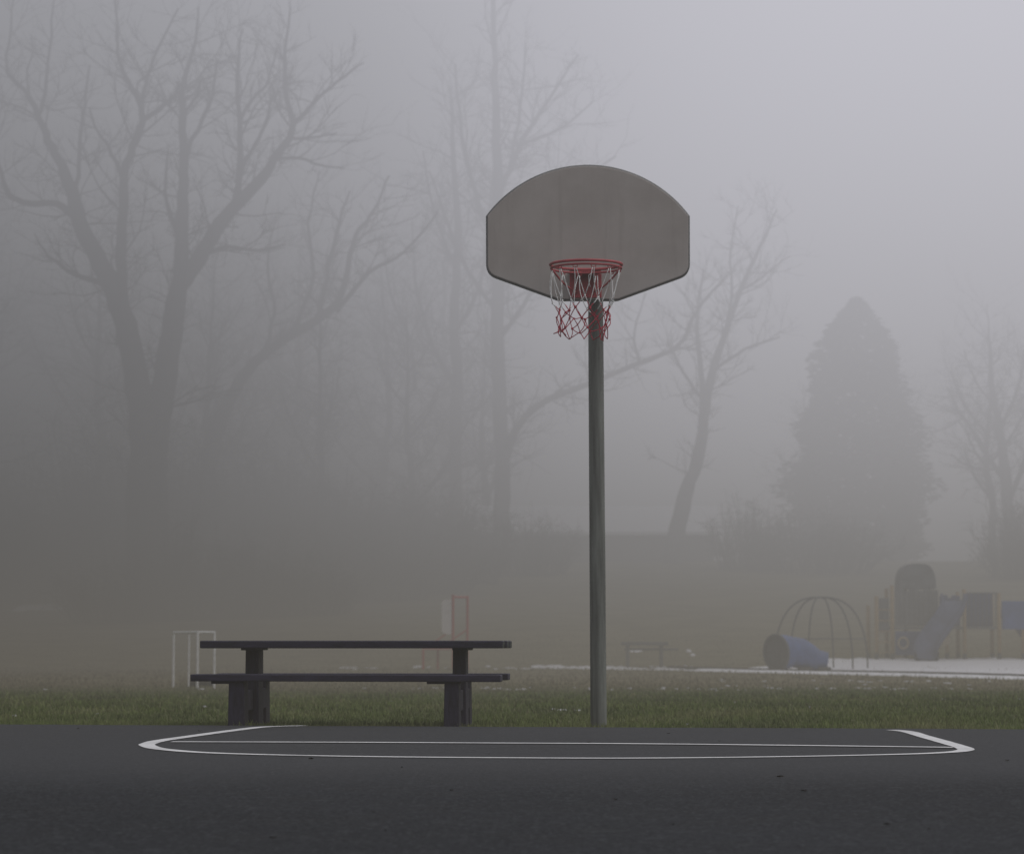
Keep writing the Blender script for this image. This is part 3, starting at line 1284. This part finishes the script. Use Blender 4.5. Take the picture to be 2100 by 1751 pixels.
b.tube([Vector((x_, -0.12, z_)), Vector((x_, -0.18, z_))], 0.16, 18)
b.build('wheel', M['beige'], tw_)
# hood roof: half barrel over the upper deck
b = MB()
a, c = pl_(1846, 1207), pl_(1920, 1155)
w2, h2 = (c[0] - a[0]) / 2, c[1] - a[1]
cx_ = (a[0] + c[0]) / 2
pl = [(cx_ + w2, a[1])]
for k in range(13):
    an = math.pi * k / 12
    pl.append((cx_ + w2 * (abs(math.cos(an)) ** 0.55) * (1 if math.cos(an) >= 0 else -1), a[1] + 0.15 + (h2 - 0.15) * math.sin(an)))
pl.append((cx_ - w2, a[1]))
b.prism(pl, 0.1, 1.25)
b.build('hood', M['darkpanel'], tw_)
# curved blue slide from the deck to the ground
b = MB()
prof = [(-0.34, 0.24), (-0.31, 0.05), (-0.18, 0.0), (0.18, 0.0), (0.31, 0.05), (0.34, 0.24), (0.38, 0.24), (0.35, -0.02), (0.2, -0.06), (-0.2, -0.06), (-0.35, -0.02), (-0.38, 0.24)]
sp_pts = []
for k in range(17):
    t = k / 16
    px = 1945 - 35 * math.sin(t * 2.2)
    x_, z_ = pl_(lerp(1952, 1890, t) + 14 * math.sin(t * math.pi * 2), lerp(1232, 1352, smooth(0, 1, t)))
    sp_pts.append(Vector((x_, -0.15 - 1.0 * t, z_)))
for i, p in enumerate(sp_pts):
    for (u_, w_) in prof:
        b.v.append((p.x + u_, p.y, p.z + w_))
k_ = len(prof)
for i in range(len(sp_pts) - 1):
    for j in range(k_):
        j2 = (j + 1) % k_
        b.f.append([i * k_ + j, i * k_ + j2, (i + 1) * k_ + j2, (i + 1) * k_ + j])
b.build('slide', M['slideblue'], tw_, smooth_shade=True)
# second slide at the right end
b = MB()
for k in range(9):
    t = k / 8
    x_, z_ = pl_(lerp(2060, 2150, t), lerp(1262, 1350, smooth(0, 1, t)))
    for (u_, w_) in prof:
        b.v.append((x_, 0.6 + u_, z_ + w_))
for i in range(8):
    for j in range(k_):
        j2 = (j + 1) % k_
        b.f.append([i * k_ + j, i * k_ + j2, (i + 1) * k_ + j2, (i + 1) * k_ + j])
b.build('slide', M['darkblue'], tw_, smooth_shade=True)
# ladder at the left bay
for py in (1250, 1272, 1294, 1316, 1338, 1356):
    b = MB()
    a, c = pl_(1797, py), pl_(1829, py)
    b.tube([Vector((a[0], 0, a[1])), Vector((c[0], 0, c[1]))], 0.02, 6)
    b.build('ladder_rung', M['yellow'], tw_)

# ------------------------------------------------------------------ trees
class Tree:
    def __init__(self, d, seed, depth_spread=0.35):
        self.d, self.r = d, random.Random(seed)
        self.br = []
        self.spread = depth_spread

    def limb(self, pts, dirn=None):
        """pts: (px, py, width px). Starts on the nearest existing limb."""
        s = F / self.d
        P = [at(a, c, self.d) for a, c, w in pts]
        rad = [max(0.010, 0.5 * w / s) for a, c, w in pts]
        y0 = 0.0
        if self.br:
            best, bp = 1e9, None
            for q, rr in self.br:
                for p in q:
                    dx = (p.x - P[0].x) ** 2 + (p.z - P[0].z) ** 2
                    if dx < best:
                        best, bp = dx, p
            y0 = bp.y - self.d
        slope = (self.r.uniform(-1, 1) if dirn is None else dirn) * self.spread
        acc = 0
        out = []
        for i, p in enumerate(P):
            if i:
                acc += (P[i] - P[i - 1]).length
            out.append(Vector((p.x, self.d + y0 + slope * acc, p.z)))
        # refine
        fine, fr_ = [], []
        n = 4
        sm = spline(out, n)
        for i in range(len(sm)):
            j = min(i // n, len(rad) - 2)
            t = i / n - j
            fine.append(sm[i] + Vector((self.r.gauss(0, 0.03), self.r.gauss(0, 0.03), 0)) * (1 if 0 < i else 0))
            fr_.append(lerp(rad[j], rad[j + 1], min(1, t)) * (1 + 0.16 * mnoise.noise(sm[i] * 1.3)))
        self.br.append((fine, fr_))

    def build(self, name, label, cat='tree', group=None, dens=1.0, twig_len=1.0, min_z=4.0, up=0.35, bark='bark', twig='twig'):
        r = self.r
        base_p = self.br[0][0][0].copy()
        base_p.z = terrain(base_p.x, base_p.y)
        root = empty(name, base_p)
        tag(root, label, cat, group)
        b, tw = MB(), MB()
        for q, rr in self.br:
            q2 = list(q)
            if q is self.br[0][0]:
                q2[0] = Vector((q2[0].x, q2[0].y, base_p.z - 0.4))
            b.tube([p - base_p for p in q2], rr, 8 if rr[0] > 0.15 else 6)

        def grow(p, dv, ln, rad, lev):
            n = 4
            pts = [p.copy()]
            dcur = dv.normalized()
            for i in range(n):
                dcur = (dcur + Vector((r.gauss(0, 0.22), r.gauss(0, 0.22), r.gauss(0, 0.18) + up * 0.22))).normalized()
                pts.append(pts[-1] + dcur * ln / n)
            tw.tube([x - base_p for x in pts], [lerp(rad, rad * 0.35, i / n) for i in range(n + 1)], 3, cap=False)
            if lev <= 0:
                return
            k = max(2, int(r.uniform(3, 7)))
            for _ in range(k):
                i = r.randint(1, n)
                dirc = (pts[i] - pts[i - 1]).normalized()
                side = Vector((r.gauss(0, 1), r.gauss(0, 1), r.gauss(0, 0.6))).normalized()
                grow(pts[i - 1].lerp(pts[i], r.random()), dirc * 0.9 + side * 0.75, ln * r.uniform(0.35, 0.62), rad * 0.5, lev - 1)

        for q, rr in self.br:
            acc = 0.0
            for i in range(1, len(q)):
                seg = q[i] - q[i - 1]
                acc += seg.length * dens
                if q[i].z - base_p.z < min_z:
                    acc = 0
                    continue
                while acc > 0.85:
                    acc -= 0.85
                    p = q[i - 1].lerp(q[i], r.random())
                    dirc = seg.normalized()
                    side = Vector((r.gauss(0, 1), r.gauss(0, 1), r.gauss(0, 0.5))).normalized()
                    ln = r.uniform(0.9, 2.7) * twig_len
                    grow(p, dirc * 0.6 + side, ln, min(rr[i] * 0.45, 0.035 * max(0.7, ln / 2.0)), 2)
        b.build('trunk', M[bark], root, smooth_shade=True)
        tw.build('crown', M[twig], root)
        return root


# great twin-stemmed tree on the left
T = Tree(110, 21)
T.limb([(302, 1250, 92), (302, 1100, 84), (300, 960, 80), (296, 880, 66), (285, 800, 54), (262, 690, 46), (235, 600, 42), (205, 540, 38), (170, 470, 33), (150, 400, 27), (125, 340, 20),
        (100, 290, 16), (75, 232, 13), (50, 185, 9), (15, 150, 7), (20, 70, 5), (30, -20, 3)], 0.0)
T.limb([(310, 960, 72), (318, 880, 62), (333, 790, 50), (348, 700, 44), (358, 620, 40), (367, 540, 32), (370, 420, 25), (373, 320, 19), (366, 200, 14), (372, 150, 11), (390, 90, 7), (400, 0, 4)], 0.2)
T.limb([(157, 448, 17), (118, 419, 14), (62, 419, 12), (20, 400, 10), (0, 340, 8), (-10, 260, 6)])
T.limb([(255, 670, 26), (251, 560, 23), (255, 440, 21), (259, 360, 18), (280, 310, 16), (299, 258, 14), (290, 218, 11), (270, 178, 9), (252, 130, 7), (250, 80, 5), (248, -10, 3)])
T.limb([(299, 258, 11), (345, 226, 10), (366, 205, 8), (372, 180, 6)])
T.limb([(299, 250, 10), (302, 180, 8), (325, 100, 6), (362, 15, 4)])
T.limb([(255, 370, 10), (230, 310, 8), (205, 275, 6), (190, 230, 4)])
T.limb([(160, 450, 12), (158, 380, 10), (160, 290, 8), (166, 210, 6), (172, 120, 4)])
T.limb([(80, 235, 9), (94, 195, 8), (108, 110, 6), (120, 10, 3)])
T.limb([(70, 225, 6), (55, 160, 5), (65, 100, 3)])
T.limb([(362, 590, 36), (395, 540, 33), (430, 480, 30), (470, 425, 28), (530, 362, 22), (570, 302, 17), (598, 245, 13), (583, 190, 10), (580, 90, 7), (592, 0, 4)])
T.limb([(480, 412, 16), (488, 330, 14), (490, 250, 11), (486, 150, 8), (496, 60, 4)])
T.limb([(490, 240, 8), (515, 195, 7), (548, 150, 5), (560, 80, 3)])
T.limb([(596, 248, 10), (640, 205, 8), (690, 165, 6), (745, 128, 3)])
T.limb([(560, 318, 9), (610, 314, 7), (650, 326, 5), (700, 330, 3)])
T.limb([(585, 275, 8), (630, 272, 6), (690, 260, 3)])
T.limb([(410, 520, 12), (460, 500, 9), (520, 505, 6), (580, 490, 3)])
T.limb([(470, 425, 14), (500, 330, 10), (540, 260, 7), (565, 180, 4)])
T.limb([(373, 320, 12), (400, 260, 9), (430, 190, 7), (440, 110, 4)])
T.limb([(368, 230, 9), (392, 195, 7), (410, 150, 5)])
T.limb([(240, 620, 18), (205, 580, 13), (150, 560, 9), (95, 520, 6), (60, 470, 3)])
T.limb([(372, 500, 12), (345, 440, 9), (335, 370, 6), (340, 300, 3)])
T.build('bare_tree', 'huge twin trunked bare tree at the far left, its limbs reaching off the top', 'tree', dens=1.9, twig_len=1.15)

# tree with a low arching limb between the twin tree and the hoop
T = Tree(122, 5)
T.limb([(430, 1250, 46), (425, 1050, 40), (432, 930, 36), (455, 850, 30), (490, 785, 25), (535, 732, 22), (600, 685, 19), (652, 655, 17), (700, 605, 13), (722, 500, 10), (760, 440, 7), (800, 360, 4)], 0.0)
T.limb([(652, 655, 12), (668, 570, 10), (690, 480, 8), (715, 390, 4)])
T.limb([(600, 685, 9), (640, 560, 8), (630, 450, 6), (650, 340, 3)])
T.limb([(690, 640, 10), (760, 560, 8), (830, 520, 6), (900, 440, 3)])
T.limb([(535, 735, 10), (560, 640, 8), (545, 540, 6), (560, 440, 3)])
T.build('bare_tree', 'bare tree with one low limb arching to the right above the table', 'tree', dens=2.0, min_z=2.0)

# tall tree behind the hoop with a long curved limb passing the pole
T = Tree(140, 9)
T.limb([(1030, 1130, 40), (1029, 1050, 34), (1031, 930, 30), (1024, 800, 29), (1020, 660, 27), (1022, 520, 25), (1020, 400, 22), (1019, 260, 17), (1015, 130, 12), (1010, -20, 8)], 0.0)
T.limb([(1036, 950, 17), (1058, 885, 15), (1110, 828, 13), (1200, 790, 12), (1310, 746, 10), (1388, 712, 9), (1415, 660, 8), (1450, 612, 6), (1495, 560, 3)], -0.1)
T.limb([(1310, 746, 6), (1300, 680, 5), (1325, 600, 3)])
T.limb([(1021, 420, 13), (1060, 310, 10), (1125, 205, 7), (1185, 110, 4)])
T.limb([(1045, 345, 9), (1068, 220, 7), (1078, 90, 4)])
T.limb([(1022, 520, 13), (975, 400, 10), (945, 270, 7), (935, 130, 4)])
T.limb([(1020, 640, 11), (960, 560, 9), (920, 470, 7), (880, 360, 4)])
T.limb([(1022, 700, 11), (1090, 600, 9), (1130, 480, 7), (1150, 350, 4)])
T.limb([(1060, 300, 8), (1150, 260, 6), (1220, 200, 3)])
T.limb([(1060, 430, 9), (1160, 390, 7), (1260, 330, 4)])
T.build('bare_tree', 'tall bare tree behind the backboard, one long limb curving right past the pole', 'tree', dens=2.0, twig_len=1.3, bark='hazebark', twig='hazebark')

# second trunk left of it
T = Tree(143, 31)
T.limb([(935, 1140, 34), (933, 980, 28), (938, 800, 24), (932, 650, 20), (938, 500, 15), (930, 330, 10), (925, 180, 5)], 0.0)
T.limb([(936, 800, 12), (880, 690, 9), (850, 560, 6), (840, 430, 3)])
T.limb([(935, 680, 11), (985, 580, 8), (1000, 440, 5), (1010, 330, 3)])
T.limb([(936, 560, 9), (895, 450, 7), (870, 320, 4)])
T.limb([(850, 800, 10), (840, 700, 8), (800, 600, 6), (780, 480, 3)])
T.build('bare_tree', 'straight slim bare tree left of the tall one behind the hoop', 'tree', dens=2.2, twig_len=1.3, bark='hazebark', twig='hazebark')

# leaning tree right of the pole
T = Tree(141, 14)
T.limb([(1376, 1190, 44), (1388, 1100, 38), (1404, 1020, 31), (1428, 950, 26), (1444, 860, 22), (1456, 780, 18), (1480, 705, 14), (1520, 595, 10), (1560, 505, 7), (1592, 430, 3)], 0.0)
T.limb([(1444, 860, 13), (1440, 760, 11), (1434, 640, 8), (1450, 540, 4)])
T.limb([(1462, 760, 8), (1530, 715, 6), (1600, 690, 3)])
T.limb([(1480, 705, 9), (1500, 610, 7), (1495, 520, 5), (1510, 430, 3)])
T.limb([(1448, 830, 8), (1400, 760, 6), (1370, 690, 3)])
T.limb([(1520, 595, 6), (1560, 570, 5), (1620, 520, 3)])
T.build('bare_tree', 'bare tree leaning to the right between the pole and the evergreen', 'tree', dens=2.0, twig_len=1.0, bark='hazebark', twig='hazebark')

# bare trees at the right edge
T = Tree(147, 44)
T.limb([(2075, 1190, 34), (2070, 1080, 28), (2062, 980, 22), (2050, 880, 16), (2035, 790, 10), (2030, 700, 5)], 0.0)
T.limb([(2064, 990, 12), (2010, 900, 9), (1975, 840, 6), (1950, 790, 3)])
T.limb([(2068, 1030, 12), (2110, 900, 10), (2130, 780, 6), (2120, 690, 3)])
T.limb([(2050, 880, 9), (2085, 800, 7), (2095, 720, 4)])
T.limb([(2060, 960, 8), (2000, 960, 6), (1950, 930, 3)])
T.build('bare_tree', 'spreading low bare tree at the right edge behind the playground', 'tree', dens=2.6, twig_len=1.0, min_z=2.0, bark='hazebark', twig='hazebark')

# background woods: copies of three bare trees
def wood_proto(seed, d=140, h=18.0):
    t = Tree(d, seed)
    s = F / d
    r = t.r
    x0 = 1050
    g0 = terrain(0, d)
    y0 = at(1050, 1315, d).z
    def py(z):   # height above ground -> picture
        return 1315 - (z + g0 - CAM_Z) * s
    trunk = []
    x = x0
    for k in range(9):
        z = h * k / 8
        trunk.append((x, py(z), 26 * (1 - k / 8.6)))
        x += r.gauss(0, 8)
    t.limb(trunk, 0.0)
    for k in range(9):
        i = r.randint(2, 6)
        bx, by, bw = trunk[i]
        sg = r.choice((-1, 1))
        L_ = r.uniform(90, 210) * (1.1 - i / 10)
        t.limb([(bx, by, bw * 0.6), (bx + sg * L_ * 0.35, by - L_ * 0.4, bw * 0.45), (bx + sg * L_ * 0.6, by - L_ * 0.85, bw * 0.3), (bx + sg * L_ * 0.75, by - L_ * 1.3, 3)])
    return t


WG = 'bare trees fading into the fog at the back'
WL = 'bare tree almost lost in the fog among the woods behind the field'
protos = []
for i, sd_ in enumerate((101, 102, 103)):
    t = wood_proto(sd_)
    protos.append(t.build('bare_tree', WL, 'tree', WG, dens=1.7, twig_len=1.5, min_z=2.0))
wood = [(-24.5, 124, 1.0), (-21.0, 146, 1.15), (-19.2, 131, 0.95), (-16.2, 152, 1.2), (-13.5, 128, 0.8), (-11.0, 143, 0.95), (-8.6, 126, 0.7), (-7.2, 150, 0.95), (-5.0, 137, 0.75),
        (-28, 150, 1.25), (-1.2, 152, 0.85), (-4.0, 165, 1.1), (-14, 168, 1.3), (-22, 168, 1.4), (21.5, 158, 0.62), (25.5, 150, 0.75), (17.0, 165, 0.6)]
wr = random.Random(8)
for i, (x, y, s_) in enumerate(wood):
    o = protos[i] if i < 3 else copy_tree(protos[i % 3])
    o.location = (x, y, terrain(x, y) - 0.1)
    o.rotation_euler = (0, 0, wr.uniform(0, 6.28))
    o.scale = (s_, s_, s_ * wr.uniform(0.9, 1.1))


# thicket: bare bushes at the foot of the trees
def make_bush(seed, w, h, n):
    r = random.Random(seed)
    root = empty('bush', (0, 0, 0))
    b, st_ = MB(), MB()
    for k in range(n):
        a = r.uniform(0, 6.283)
        rr = w * 0.5 * math.sqrt(r.random())
        p = Vector((math.cos(a) * rr, math.sin(a) * rr * 0.8, -0.1))
        tipd = Vector((math.cos(a) * rr * 0.5 + r.gauss(0, 0.5), math.sin(a) * rr * 0.4 + r.gauss(0, 0.4), h * r.uniform(0.45, 1.0) * (1.05 - 0.45 * (2 * rr / w) ** 2)))
        pts = [p + tipd * t + Vector((r.gauss(0, 0.08), r.gauss(0, 0.08), 0)) * t for t in (0, 0.35, 0.7, 1)]
        st_.tube(pts, [0.03, 0.022, 0.015, 0.006], 4, cap=False)
        for _ in range(9):
            t = r.uniform(0.25, 1)
            q = p + tipd * t
            dv = Vector((r.gauss(0, 1), r.gauss(0, 1), r.gauss(0.5, 0.6))).normalized() * r.uniform(0.3, 0.9)
            q2 = q + dv
            b.tube([q, q + dv * 0.5 + Vector((r.gauss(0, .05), 0, r.gauss(0, .05))), q2], [0.014, 0.010, 0.005], 3, cap=False)
            for _ in range(2):
                dv2 = (dv.normalized() + Vector((r.gauss(0, 0.7), r.gauss(0, 0.7), r.gauss(0, 0.5)))) * 0.28
                m_ = q.lerp(q2, r.uniform(0.4, 1))
                b.tube([m_, m_ + dv2], [0.009, 0.004], 3, cap=False)
    st_.build('stem', M['brush'], root)
    b.build('twigs', M['brush'], root)
    return root


BG = 'bare bushes along the foot of the woods'
BL = 'dense bare bush in the dark foggy thicket at the foot of the woods'
bp2 = [make_bush(61, 4.2, 4.4, 150), make_bush(62, 5.0, 3.4, 150), make_bush(63, 3.4, 5.4, 130)]
bush = [(-20.5, 117, 1.0), (-17.5, 119, 1.1), (-14.6, 113, 0.9), (-12.2, 118, 1.1), (-9.8, 114, 1.05), (-7.6, 119, 1.05), (-5.4, 116, 0.95), (-3.6, 121, 0.9), (-16.0, 124, 1.4), (-10.8, 126, 1.45),
        (-6.2, 128, 1.4), (-2.0, 127, 0.9), (-13.4, 122, 1.25), (-8.4, 122, 1.25), (-22.5, 124, 1.2), (-4.2, 124, 1.15), (-14.9, 106, 0.75), (-12.6, 107, 0.85), (-10.4, 108, 0.7), (-8.0, 109, 0.7), (-15.2, 118, 1.7), (-11.6, 121, 1.6), (-7.0, 123, 1.4), (-18.6, 122, 1.6)]
for i, (x, y, s_) in enumerate(bush):
    o = bp2[i] if i < 3 else copy_tree(bp2[i % 3])
    o.location = (x, y, terrain(x, y))
    o.rotation_euler = (0, 0, wr.uniform(0, 6.28))
    o.scale = (s_, s_, s_)
    tag(o, BL, 'bush', BG)
small = [(0.9, 133, 0.72, 'small round bare bush at the foot of the tall tree behind the hoop'), (14.5, 134, 0.95, 'bush mass left of the evergreen, beside the leaning tree'),
         (11.4, 136, 0.75, 'low bush right behind the foot of the leaning tree'), (24.0, 131, 0.9, 'bush at the right edge behind the yellow posted tower')]
for i, (x, y, s_, lb) in enumerate(small):
    o = copy_tree(bp2[i % 3])
    o.location = (x, y, terrain(x, y))
    o.rotation_euler = (0, 0, wr.uniform(0, 6.28))
    o.scale = (s_ * 1.1, s_ * 1.1, s_)
    if 'group' in o:
        del o['group']
    tag(o, lb, 'bush')


# evergreen
def evergreen(px, py_top, d, label, prof, seed, n=5200):
    r = random.Random(seed)
    s = F / d
    apex = at(px, py_top, d)
    gz = terrain(apex.x, d)
    root = empty('evergreen_tree', (apex.x, d, gz))
    tag(root, label, 'tree')
    H = apex.z - gz
    b = MB()
    b.tube([Vector((0, 0, -0.3)), Vector((0.05, 0, H * 0.5)), Vector((0, 0, H * 0.97))], [0.28, 0.16, 0.03], 8)
    b.build('trunk', M['bark'], root)
    b = MB()

    def rad(z):
        f = z / H
        for (f0, r0), (f1, r1) in zip(prof[:-1], prof[1:]):
            if f0 <= f <= f1:
                return lerp(r0, r1, (f - f0) / (f1 - f0))
        return 0.1
    for k in range(n):
        z = H * (1 - math.sqrt(r.random()) ** 1.0) if r.random() < 0.35 else r.uniform(0.04, 1.0) * H
        a = r.uniform(0, 6.283)
        lump = 1 + 0.34 * mnoise.noise(Vector((math.cos(a) * 1.8, math.sin(a) * 1.8, z * 0.55))) + 0.16 * mnoise.noise(Vector((math.cos(a) * 4, math.sin(a) * 4, z * 1.6)))
        core = k % 2 == 0
        rr = 0.95 * rad(z) * lump * (0.50 + 0.56 * (1 - abs(r.random() - r.random())) ** 0.8)
        if core:
            rr = rad(z) * lump * 0.90 * math.sqrt(r.random())
        p = Vector((math.cos(a) * rr, math.sin(a) * rr, z))
        ln = r.uniform(0.18, 0.5) * (0.5 + 0.5 * min(1, rr / 2)) * (1.7 if core else 1.0)
        dv = Vector((math.cos(a), math.sin(a), r.gauss(-0.15, 0.35))).normalized() * ln
        sd = Vector((-math.sin(a), math.cos(a), r.gauss(0, 0.5))).normalized() * ln * 0.3
        i = len(b.v)
        b.v += [tuple(p - dv * 0.5), tuple(p + sd), tuple(p + dv * 0.6), tuple(p - sd - Vector((0, 0, 0.12 * ln)))]
        b.f.append([i, i + 1, i + 2, i + 3])
    b.build('crown', M['needles'], root)
    return root


evergreen(1757, 610, 154, 'broad dense evergreen tree behind the playground, faint in the fog',
          [(0.0, 3.6), (0.15, 3.9), (0.30, 4.0), (0.45, 3.75), (0.55, 3.45), (0.62, 2.85), (0.74, 2.50), (0.80, 2.2), (0.88, 1.6), (0.94, 1.0), (1.0, 0.25)], 4, 17000)

# ------------------------------------------------------------------ long low building on the rise
hd = 145.5
hp = at(1215, 1190, hd)
gz = terrain(hp.x, hd)
hs = empty('low_building', (hp.x, hd, gz))
tag(hs, 'long low building with snow covered roof, barely visible behind the pole', 'building')
S5 = F / hd
wl = 500 / S5
eave = at(1215, 1091, hd).z - gz
ridge = at(1215, 1030, hd).z - gz
b = MB()
b.quadbox(0, 3.5, (eave - 0.4) / 2, wl, 6.6, eave + 0.4)
b.build('wall', M['wall'], hs)
b = MB()
hw = wl / 2 + 0.4
for (sx) in (-hw, hw):
    b.v += [(sx, -0.4, eave), (sx, 3.5, ridge), (sx, 7.4, eave), (sx, 7.4, eave - 0.16), (sx, 3.5, ridge - 0.2), (sx, -0.4, eave - 0.16)]
for i in range(6):
    j = (i + 1) % 6
    b.f.append([i, j, 6 + j, 6 + i])
b.f.append([0, 1, 4, 5]); b.f.append([1, 2, 3, 4]); b.f.append([6, 11, 10, 7]); b.f.append([7, 10, 9, 8])
b.build('roof', M['roofsnow'], hs)

# ------------------------------------------------------------------ fog
def fog_material():
    m = bpy.data.materials.new('fog')
    m.use_nodes = True
    nt = m.node_tree
    nt.nodes.clear()
    out = nt.nodes.new('ShaderNodeOutputMaterial')
    tc = nt.nodes.new('ShaderNodeTexCoord')
    s = nt.nodes.new('ShaderNodeSeparateXYZ')
    nt.links.new(tc.outputs['Object'], s.inputs[0])
    X, Y, Z = s.outputs
    nz = noise_node(nt, tc.outputs['Object'], 0.06, 2, 0.5)
    wob = math_node(nt, 'MULTIPLY', math_node(nt, 'SUBTRACT', nz, 0.5), 1.0)
    # thin over the court, thicker over the field and before the woods
    d1 = maprange(nt, Y, 16, 52, 0.0065, 0.0170)
    d2 = maprange(nt, Y, 66, 125, 0.0, 0.0065)
    dens = math_node(nt, 'MULTIPLY', math_node(nt, 'ADD', d1, d2), maprange(nt, X, -15, 4, 1.55, 1.0))
    dens = math_node(nt, 'MULTIPLY', dens, math_node(nt, 'ADD', 1.0, math_node(nt, 'MULTIPLY', wob, 1.3)))
    low = math_node(nt, 'MULTIPLY', maprange(nt, Y, 84, 106, 0.0, 0.030), math_node(nt, 'MULTIPLY', maprange(nt, Z, 2.5, 13, 1.0, 0.0), maprange(nt, X, -6, 1, 1.0, 0.0)))
    dens = math_node(nt, 'ADD', dens, low)
    # scattered light painted as fog emission: brighter with height and towards the open side, dim under the woods
    def ramp(v, stops):
        cr = nt.nodes.new('ShaderNodeValToRGB')
        e = cr.color_ramp.elements
        while len(e) < len(stops):
            e.new(0.5)
        for i, (p, c) in enumerate(stops):
            e[i].position = p
            e[i].color = (*c, 1)
        nt.links.new(v, cr.inputs['Fac'])
        return cr.outputs['Color']
    Zw = math_node(nt, 'ADD', Z, math_node(nt, 'MULTIPLY', wob, 5.0))
    zf = maprange(nt, Zw, 0.0, 30.0, 0, 1, 'LINEAR')
    c = FOG
    left = ramp(zf, c['left'])
    right = ramp(zf, c['right'])
    Xw = math_node(nt, 'ADD', X, math_node(nt, 'MULTIPLY', wob, 9.0))
    xf = maprange(nt, Xw, -18, 12, 0, 1, 'SMOOTHSTEP')
    colr = mixcol(nt, xf, left, right)
    ab = nt.nodes.new('ShaderNodeVolumeAbsorption')
    ab.inputs['Color'].default_value = (0, 0, 0, 1)
    nt.links.new(dens, ab.inputs['Density'])
    em = nt.nodes.new('ShaderNodeEmission')
    nt.links.new(colr, em.inputs['Color'])
    nt.links.new(dens, em.inputs['Strength'])
    ad = nt.nodes.new('ShaderNodeAddShader')
    nt.links.new(ab.outputs[0], ad.inputs[0])
    nt.links.new(em.outputs[0], ad.inputs[1])
    nt.links.new(ad.outputs[0], out.inputs['Volume'])
    return m


FOG = {
    'left': [(0.0, (0.113, 0.105, 0.093)), (0.05, (0.108, 0.103, 0.097)), (0.10, (0.103, 0.101, 0.101)), (0.20, (0.117, 0.117, 0.122)), (0.38, (0.194, 0.194, 0.207)), (0.62, (0.352, 0.356, 0.388)), (1.0, (0.50, 0.51, 0.55))],
    'right': [(0.0, (0.202, 0.189, 0.168)), (0.09, (0.236, 0.230, 0.228)), (0.20, (0.346, 0.339, 0.353)), (0.38, (0.525, 0.520, 0.560)), (0.62, (0.680, 0.678, 0.755)), (1.0, (0.73, 0.73, 0.81))],
}
b = MB()
x0, x1, y0, y1, z0, z1 = -150, 150, -40, 330, -3, 80
b.v = [(x, y, z) for z in (z0, z1) for y in (y0, y1) for x in (x0, x1)]
b.f = [[0, 2, 3, 1], [4, 5, 7, 6], [0, 1, 5, 4], [2, 6, 7, 3], [0, 4, 6, 2], [1, 3, 7, 5]]
fog = b.build('fog', fog_material())
tag(fog, 'thick grey fog filling the field and hiding the trees', 'fog', kind='stuff')

# ------------------------------------------------------------------ sky and sun (overcast)
w = bpy.data.worlds.new('World')
sc.world = w
w.use_nodes = True
nt = w.node_tree
bgn = nt.nodes['Background']
sky = nt.nodes.new('ShaderNodeTexSky')
sky.sky_type = 'NISHITA'
sky.sun_disc = False
SUN_EL, SUN_AZ = R(58), R(105)      # up and to the right, behind the hoop
sky.sun_elevation = SUN_EL
sky.sun_rotation = SUN_AZ
sky.air_density = 2.0
sky.dust_density = 6.0
hs_ = nt.nodes.new('ShaderNodeHueSaturation')
hs_.inputs['Saturation'].default_value = 0.22
nt.links.new(sky.outputs[0], hs_.inputs['Color'])
nt.links.new(hs_.outputs[0], bgn.inputs['Color'])
bgn.inputs['Strength'].default_value = 0.115
sun_d = bpy.data.lights.new('sun', 'SUN')
sun_d.energy = 0.5
sun_d.angle = R(40)
sun_d.color = (1.0, 0.97, 0.93)
sun = bpy.data.objects.new('sun', sun_d)
col.objects.link(sun)
dirv = Vector((math.sin(SUN_AZ) * math.cos(SUN_EL), math.cos(SUN_AZ) * math.cos(SUN_EL), math.sin(SUN_EL)))
sun.rotation_euler = (-dirv).to_track_quat('-Z', 'Y').to_euler()
sun.location = dirv * 50

# ------------------------------------------------------------------ render settings
sc.view_settings.view_transform = 'Standard'
sc.view_settings.look = 'None'
sc.view_settings.exposure = 0
sc.view_settings.gamma = 1
cy = sc.cycles
cy.max_bounces = 6
cy.diffuse_bounces = 2
cy.glossy_bounces = 2
cy.volume_bounces = 0
cy.volume_step_rate = 0.4
cy.volume_max_steps = 256
cy.use_denoising = True
try:
    cy.denoiser = 'OPENIMAGEDENOISE'
except Exception:
    pass
sc.render.filter_size = 1.5
